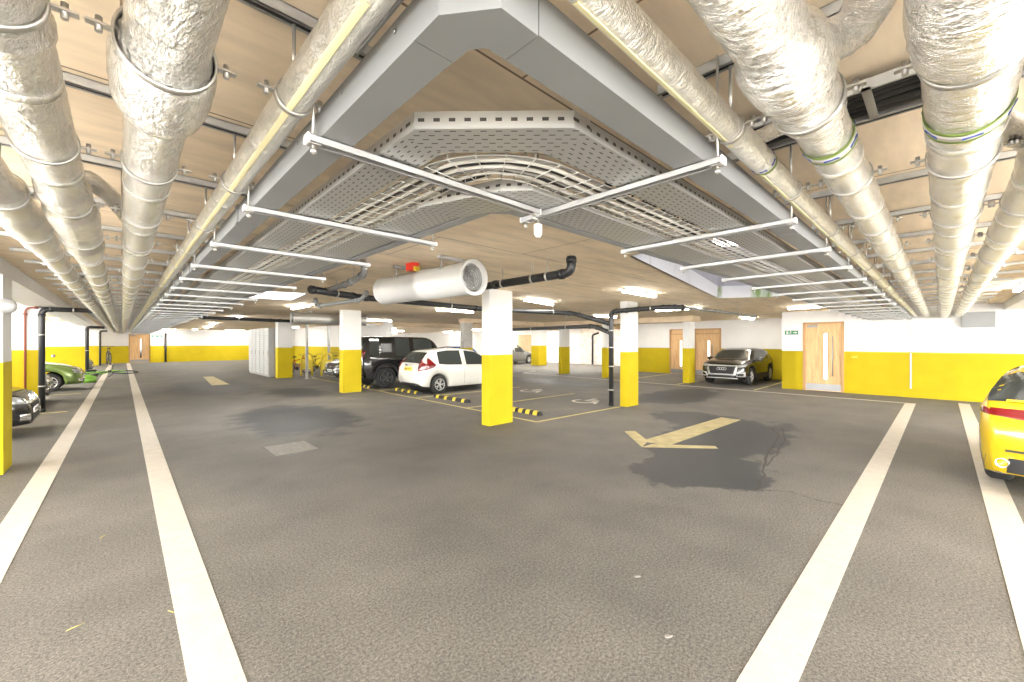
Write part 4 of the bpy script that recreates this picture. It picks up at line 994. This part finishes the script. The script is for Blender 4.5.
c.skin(-2.3, 2.3, 2, 3, 'sill_cladding', 'plastic', .012); c.mirrors(.78, 1.22, 'paint_black', .17); c.handles((-.95, .0), 1.10, 'plastic'); c.vline(-.40, .5, 1.2); c.vline(.85, .5, 1.2); c.vline(-1.2, .9, 1.2)
c.plate(-2.4, .78, .52, .12, 1, 'plate_yellow', .35)
for sd in (1, -1):
    for xw in (-1.50, 1.48):
        a = MB()
        for k in range(13):
            g_ = PI * k / 12; a.box((xw + .485 * math.cos(g_), sd * .962, .40 + .485 * math.sin(g_)), (.14, .05, .07), Matrix.Rotation(-(g_ + PI / 2), 3, 'Y'))
        a.build('wheel_arch_trim', M['plastic'], c.t)
sp = MB().lathe([(.24, -.10), (.36, -.10), (.39, -.07), (.39, .07), (.36, .10), (.24, .10)], Matrix.Translation((-2.50, -.06, 1.10)) @ Matrix.Rotation(PI / 2, 4, 'Y'), 28).build('spare_wheel', M['tyre'], c.t)
MB().lathe([(.22, -.11), (.22, -.06)], Matrix.Translation((-2.50, -.06, 1.10)) @ Matrix.Rotation(PI / 2, 4, 'Y'), 20).build('rim', M['alloy_black'], sp)
# dark crossover facing the aisle
c = Car('crossover_car', 'dark grey crossover with wide grille parked nose-out before the bay wall', (19.75, 6.18, 0), PI, 4.19, 1.80,
        [(-2.09, .62), (-2.04, .98), (-1.85, 1.16), (-1.35, 1.42), (-.6, 1.50), (-.1, 1.50), (.35, 1.42), (1.02, 1.05), (1.55, .99), (1.93, .89), (2.04, .80), (2.09, .60)],
        [(-2.09, .95), (-1.6, 1.05), (.8, .97), (1.3, .95), (2.09, .78)], [(-2.09, .42), (-1.9, .28), (-1.5, .22), (1.6, .22), (2.09, .26)], 1.29, -1.31, .345, 'paint_q', tumble=.38, square=.22, tw=.23)
c.skin(-1.20, -.30, 6, 8, 'side_window', 'car_glass'); c.skin(-.22, .66, 6, 8, 'side_window', 'car_glass'); c.top(.38, 1.0, 9, 'windscreen', 'car_glass'); c.top(-1.85, -1.4, 9, 'rear_window', 'car_glass')
gr = c.patch(yz(2.09, [(-.53, .41), (.53, .41), (.59, .82), (-.59, .82)]), (-1, 0, 0), 'grille_surround', 'silver_trim', off=.008, n=8)
c.patch(yz(2.09, [(-.44, .47), (.44, .47), (.52, .775), (-.52, .775)]), (-1, 0, 0), 'grille', 'plastic', off=.016, n=8)
rg = MB()
for k in range(4): 
    yk = (k - 1.5) * .085; rg.torus(c.hit((2.09, yk, .67), (-1, 0, 0)) + Vector((.022, 0, 0)), (1, 0, .1), .052, .008, 20, 6)
rg.build('ring_emblem', M['silver_trim'], c.t)
c.plate(2.09, .50, .52, .11, -1, 'plate_white')
for sd in (1, -1):
    c.patch([(2.05, sd * .54, .74), (1.9, sd * .90, .76), (1.9, sd * .90, .90), (2.05, sd * .56, .83)], (-1, -sd * .2, 0), 'headlight', 'lens_clear', off=.010, n=6)
    c.patch([(2.05, sd * .52, .36), (1.95, sd * .84, .36), (1.95, sd * .84, .56), (2.05, sd * .60, .52)], (-1, -sd * .1, 0), 'bumper_vent', 'silver_trim', off=.010, n=5)
    c.patch([(2.05, sd * .58, .39), (1.95, sd * .78, .39), (1.95, sd * .78, .51), (2.05, sd * .62, .48)], (-1, -sd * .1, 0), 'fog_light', 'plastic', off=.018, n=4)
c.patch(yz(2.09, [(-.60, .28), (.60, .28), (.60, .31), (-.60, .31)]), (-1, 0, 0), 'skid_trim', 'silver_trim', n=6); c.patch(yz(2.09, [(-.48, .32), (.48, .32), (.46, .42), (-.46, .42)]), (-1, 0, 0), 'lower_intake', 'plastic', n=6)
c.skin(-1.9, 1.9, 2, 3, 'sill_cladding', 'plastic', .010); c.mirrors(.62, 1.0, 'paint_q', .15); c.handles((-.95, .0), .90, 'paint_q'); c.vline(-.26, .3, .98); c.vline(.80, .35, .95)
# yellow car on the right: tail to the camera
c = Car('hatchback_car', 'bright yellow car cut off by the right edge, red tail light to the camera', (9.26, -1.57, 0), math.radians(-12), 4.30, 1.86,
        [(-2.15, .62), (-2.10, 1.0), (-1.98, 1.08), (-1.72, 1.34), (-1.45, 1.45), (-.8, 1.50), (0, 1.50), (.4, 1.42), (1.15, 1.0), (1.7, .9), (2.05, .74), (2.15, .55)],
        [(-2.15, .98), (-1.8, 1.05), (-1.0, .98), (.8, .92), (2.15, .7)], [(-2.15, .26), (-1.95, .20), (-1.5, .18), (1.5, .2), (2.15, .28)], 1.33, -1.30, .33, 'paint_yellow', tumble=.32, square=.16)
c.skin(-1.30, -.28, 6, 8, 'side_window', 'car_glass'); c.skin(-.20, .72, 6, 8, 'side_window', 'car_glass'); c.top(-2.02, -1.52, 8, 'rear_window', 'car_glass'); c.top(.45, 1.08, 9, 'windscreen', 'car_glass')
for sd in (1, -1): c.patch([(-2.1, sd * .25, .84), (-2.0, sd * .90, .925), (-2.0, sd * .90, .985), (-2.1, sd * .25, .98)], (1, -sd * .3, 0), 'tail_light', 'lens_red', off=.012, n=8)
c.plate(-2.15, .70, .52, .12, 1, 'plate_yellow'); c.patch(yz(-2.15, [(-.84, .24), (.84, .24), (.80, .43), (-.80, .43)]), (1, 0, 0), 'diffuser_panel', 'plastic', n=8)
c.patch(yz(-2.15, [(-.85, .50), (.85, .50), (.85, .525), (-.85, .525)]), (1, 0, 0), 'bumper_groove', 'dark', n=8, off=.003)
for sd in (1, -1): MB().lathe([(.045, -.06), (.055, -.06), (.055, .08), (.045, .08)], Matrix.Translation((-2.10, sd * .66, .37)) @ Matrix.Rotation(-PI / 2, 4, 'Y'), 18, True, True).build('exhaust_tip', M['chrome'], c.t)
for sd in (1, -1): MB().lathe([(.044, -.02), (.044, -.01)], Matrix.Translation((-2.10, sd * .66, .37)) @ Matrix.Rotation(-PI / 2, 4, 'Y'), 18).build('bore_shade', M['dark'], c.t)  # dark disc stands in for the shade inside each exhaust tip
c.handles((-1.02, -.05), .88, 'paint_yellow'); c.mirrors(.68, .96, 'paint_yellow')
tl = MB().box((-2.02, 0, 1.075), (.05, 1.30, .03), None, .01).build('tailgate_spoiler', M['paint_yellow'], c.t)
wp = MB().tube((-2.0, 0, 1.10), (-1.75, .5, 1.34), .009, 6).build('rear_wiper', M['dark'], c.t)
# cars on the left, noses to the aisle
def nose_car(name, label, x, y, pm, hz=1.0, L=4.1, W=1.76, facing=0, plate='plate_white', H=1.48):
    c = Car(name, label, (x - L / 2, y, 0) if facing == 0 else (x + L / 2, y, 0), 0 if facing == 0 else PI, L, W,
            [(-L / 2, .62), (-L / 2 + .06, 1.0), (-L / 2 + .3, 1.3), (-1.3, H - .06), (-.6, H), (-.05, H), (.35, H - .08), (1.02, 1.03), (1.5, .95), (L / 2 - .15, .80), (L / 2 - .04, .68), (L / 2, .50)],
            [(-L / 2, .95), (-1.6, 1.03), (.8, .95), (1.3, .90), (L / 2, .66)], [(-L / 2, .40), (-1.8, .27), (-1.5, .2), (1.5, .2), (L / 2, .24)], L / 2 - .80, -L / 2 + .75, .32, pm, square=.24)
    c.skin(-1.20, -.30, 6, 8, 'side_window', 'car_glass'); c.skin(-.22, .66, 6, 8, 'side_window', 'car_glass'); c.top(.40, .98, 9, 'windscreen', 'car_glass'); c.top(-1.9, -1.45, 9, 'rear_window', 'car_glass')
    X = L / 2
    c.patch(yz(X, [(-.42, .50), (.42, .50), (.46, .60), (-.46, .60)]), (-1, 0, 0), 'grille', 'plastic', n=6)
    c.patch(yz(X, [(-.50, .28), (.50, .28), (.46, .42), (-.46, .42)]), (-1, 0, 0), 'lower_intake', 'plastic', n=6)
    for sd in (1, -1):
        c.patch([(X, sd * .50, .60), (X - .1, sd * .86, .64), (X - .1, sd * .86, .78), (X, sd * .54, .70)], (-1, -sd * .35, 0), 'headlight', 'lens_clear', off=.012, n=6)
        c.patch([(X, sd * .58, .32), (X - .05, sd * .76, .32), (X - .05, sd * .76, .44), (X, sd * .62, .44)], (-1, -sd * .2, 0), 'fog_light', 'chrome', off=.010, n=4)
    c.plate(X, .46, .52, .11, -1, plate); c.mirrors(.64, .98, pm); c.handles((-.95, 0), .88, pm)
    c.patch(yz(X, [(-.09, .625), (.09, .625), (.07, .66), (-.07, .66)]), (-1, 0, 0), 'bonnet_emblem', 'chrome', n=3, off=.012)
    return c
nose_car('hatchback_car', 'glossy black car nose beside the left pillar, nearest on the left', -1.22, 12.2, 'paint_black')
nose_car('hatchback_car', 'dark grey car nose between the black car and the green car', -1.50, 18.0, 'paint_grey')
nose_car('hatchback_car', 'green car parked on the left beyond the first black downpipe', -1.05, 22.4, 'paint_green', W=1.8, H=1.55)
nose_car('hatchback_car', 'silver car on the left behind the green car', -1.20, 33.4, 'paint_silver')
nose_car('people_carrier', 'silver people carrier far back right of the nearest pillar', 24.7, 23.9, 'paint_silver', H=1.66, L=4.4, facing=0)
nose_car('hatchback_car', 'blue car mostly hidden behind the nearest pillar', 13.6, 22.6, 'paint_blue', facing=1)
nose_car('hatchback_car', 'dark car partly hidden behind the second pillar, left of the black off-roader', 6.85, 19.25, 'paint_dark', facing=1, H=1.45)

# ------------------------------------------------------------------ bicycles
def bicycle(label, loc, rotz, fm, lying=False, grp='bicycles'):
    """local: x forward, z up"""
    t = thing('bicycle', label, 'bicycle', loc, rotz, grp)
    R = .33
    for x, nm in ((-.52, 'wheel'), (.52, 'wheel')):
        w = MB().torus((x, 0, R + .02), (0, 1, 0), R, .022, 32, 8).build(nm, M['tyre'], t)
        s_ = MB().tube((x, -.05, R + .02), (x, .05, R + .02), .022, 8)
        for k in range(12):
            a = 2 * PI * k / 12; s_.tube((x, .02 * (-1) ** k, R + .02), (x + (R - .01) * math.cos(a), 0, R + .02 + (R - .01) * math.sin(a)), .003, 4)
        s_.build('spokes', M['steel'], w)
    f = MB(); z = R + .02
    for a, b, r in (((-.08, 0, .30), (-.20, 0, .80), .018), ((-.08, 0, .30), (.36, 0, .76), .022), ((-.18, 0, .72), (.34, 0, .86), .018), ((.37, 0, .72), (.32, 0, .95), .022)): f.tube(a, b, r, 10)
    for sd in (-.05, .05): f.tube((-.08, sd * .6, .30), (-.52, sd, z), .011, 8).tube((-.19, sd * .6, .74), (-.52, sd, z), .010, 8).tube((.37, sd * .7, .74), (.52, sd, z), .014, 8)
    f.build('frame', M[fm], t)
    MB().tube((-.20, 0, .80), (-.225, 0, .92), .013, 8).box((-.23, 0, .94), (.26, .13, .05), None, .02).build('saddle', M['plastic'], t)
    MB().tube((.32, 0, .95), (.31, 0, 1.02), .014, 8).sweep([(.22, -.32, 1.03), (.34, -.2, 1.05), (.34, .2, 1.05), (.22, .32, 1.03)], .013, 8).build('handlebar', M['dark'], t)
    ck = MB().lathe([(.10, -.006), (.10, .006)], Matrix.Translation((-.08, -.05, .30)) @ Matrix.Rotation(PI / 2, 4, 'X'), 20).tube((-.08, -.06, .30), (.06, -.07, .20), .01, 6).tube((-.08, .06, .30), (-.22, .07, .40), .01, 6)
    ck.build('crankset', M['dark'], t)
    for p in ((.07, -.10, .20), (-.22, .10, .40)): MB().box(p, (.09, .08, .02), None, .005).build('pedal', M['plastic'], t)
    return t
b = bicycle('green bicycle lying on its side across the leftmost white line', (-.55, 26.2, .33), 0, 'bike_green'); b.rotation_euler = (math.radians(-84), 0, .25); b.location = (-.45, 26.4, .26)
b.scale = (1.35, 1.1, 1.25)
tag(MB().lathe([(.34, .0), (.38, .1), (.34, .24), (.2, .32), (.04, .35)], Matrix.Translation((0, 0, .002)), 20).build('covered_bag', M['bike_green'], None, (-1.15, 25.6, 0)), 'bright green bag lying beside the fallen bicycle', 'bag')
b = bicycle('dark bicycle standing upright at the far end of the left aisle', (-.75, 44.6, .0), PI / 2 + .15, 'bike_dark'); b.scale = (1.2, 1.2, 1.35)
for k, (x, y, rz, m_, lab) in enumerate(((7.0, 24.4, .2, 'bike_red', 'red bicycle in the store beside the locker-end pillar'), (8.2, 24.9, .5, 'bike_dark', 'dark bicycle in the store left of the thin grey post'), (9.3, 24.6, .3, 'bike_dark', 'dark bicycle in the store right of the thin grey post'), (9.5, 26.4, .9, 'bike_green', 'green bicycle in the store before the yellow band'), (9.5, 22.2, 1.2, 'bike_dark', 'dark bicycle nearest to the second pillar in the store'))):
    bicycle(lab, (x, y, 0), rz, m_)
def rack(label, x, y):
    t = thing('bicycle_rack', label, 'rack', (x, y, 0), -.75, 'yellow bicycle racks')
    MB().sweep([(-.28, 0, .012), (-.28, 0, .9), (-.22, 0, 1.08), (-.1, 0, 1.15), (.1, 0, 1.15), (.22, 0, 1.08), (.28, 0, .9), (.28, 0, .012)], .05, 10).build('hoop', M['yellow_mark'], t)
    for x_ in (-.28, .28): MB().lathe([(.09, 0.001), (.09, .012)], Matrix.Translation((x_, 0, 0)), 14).build('foot_plate', M['galv'], t)
    MB().b2((-.23, -.02, .35), (.23, .02, .85)).build('panel', M['yellow_mark'], t)
for k, (x, y, lab) in enumerate(((6.9, 22.6, 'yellow bicycle rack hoop, leftmost in the store'), (7.6, 21.7, 'yellow bicycle rack hoop left of the thin grey post'), (8.4, 21.0, 'yellow bicycle rack hoop right of the thin grey post'))): rack(lab, x, y)

# ------------------------------------------------------------------ last small details
drain('dark downpipe on the pale rubble stone wall', [(26.5, 18.75, .005), (26.5, 18.75, 2.3), (26.5, 18.2, 2.45)], .07, name='downpipe')
fr = MB()
for k in range(12): fr.b2((26.50, 23.9 + .26 * k, .05), (26.57, 24.13 + .26 * k, 2.3), .006)
fr.b2((26.56, 23.8, .02), (26.595, 27.1, 2.4))
M['pale_timber'] = mat('pale_timber', (.55, .42, .24), .6, vary=.1, vscale=3)
struct(fr.build('door_5', M['pale_timber']), 'pale boarded timber doors in the back wall behind the silver people carrier')
cctv = thing('security_camera', 'small dark dome camera high on the far white wall', 'camera', (26.5, 21.6, 2.35)); MB().lathe([(.12, .06), (.12, .0), (.09, -.07), (.03, -.11)], None, 16).build('dome', M['dark'], cctv); MB().b2((-.04, -.04, .06), (.09, .04, .12)).build('bracket', M['white_paint'], cctv)
def crack(px, w, name, label):
    P = [Vector((*gp(*q), 0)) for q in px]; Q = []
    for a, b in zip(P, P[1:]): Q += [a.lerp(b, k / 6) + Vector((random.gauss(0, .012), random.gauss(0, .012), 0)) for k in range(6)]
    Q.append(P[-1]); mb = MB(); L, Rr = [], []
    for i, p in enumerate(Q):
        d = (Q[min(i + 1, len(Q) - 1)] - Q[max(i - 1, 0)]).normalized(); n = Vector((-d.y, d.x, 0)) * w * random.uniform(.5, 1.2)
        L.append(mb.bm.verts.new(p + n + Vector((0, 0, .0015)))); Rr.append(mb.bm.verts.new(p - n + Vector((0, 0, .0015))))
    for i in range(len(Q) - 1): mb._f((L[i], L[i + 1], Rr[i + 1], Rr[i]))
    struct(mb.build(name, M['tar']), label)
M['tar'] = mat('tar', (.055, .053, .05), .8)
crack([(772, 428), (779, 436), (770, 450), (764, 464), (762, 480), (757, 490)], .018, 'trim_15', 'dark wavy tar seam at the right edge of the damp patch')
crack([(782, 428), (786, 440), (776, 455), (766, 466)], .014, 'trim_16', 'second dark tar seam right of the damp patch')
crack([(757, 490), (790, 492), (825, 502), (850, 506)], .010, 'trim_17', 'fine dark crack running right from the damp patch')
M['straw'] = mat('straw', (.42, .36, .12), .7); M['chip'] = mat('chip', (.26, .245, .22), .8)
for (px, py), a, lab in (((66, 632), .4, 'dry yellow leaf scrap on the floor between the left white lines'), ((100, 539), 1.2, 'tiny straw scrap on the floor near the leftmost white line'), ((174, 613), 2.2, 'tiny straw scrap at the left edge of the wide white line')):
    x, y = gp(px, py); mb = MB(); d = Vector((math.cos(a), math.sin(a), 0))
    mb.sweep([Vector((0, 0, .004)), d * .02 + Vector((0, 0, .007)), d * .045 + Vector((.004, 0, .006)), d * .07 + Vector((.012, .004, .003))], [.002, .004, .003, .001], 6)
    tag(mb.build('leaf_scrap', M['straw'], None, (x, y, .0005)), lab, 'litter', 'dry scraps on the floor')
for (px, py), lab in (((637, 577), 'pale flat stone chip on the floor right of the centre foreground'), ((668, 637), 'small dark-edged stone chip low on the floor in the foreground')):
    x, y = gp(px, py); mb = MB(); r = .015
    mb.prism([(r * (1 + .3 * math.cos(3 * t_)) * math.cos(t_) * 1.6, r * math.sin(t_) * .7) for t_ in [k * PI / 5 for k in range(10)]], 0, .006)
    tag(mb.build('stone_chip', M['chip'], None, (x, y, .0008), -.6), lab, 'litter', 'stone chips on the floor')
P = [(1.30, 9.0 - .5 * k) for k in range(13)] + [(1.29, 2.6), (1.25, 2.2), (1.20, 1.9), (1.18, 1.62), (1.22, 1.40), (1.34, 1.26), (1.55, 1.24)]
tag(MB().sweep([(x, y, ZT + .03 + (.03 if 1.3 < y < 2.3 else 0)) for x, y in P], .014, 10).build('cable', M['black_cable']), 'thick black cable curving out of the inner perforated tray', 'cable')
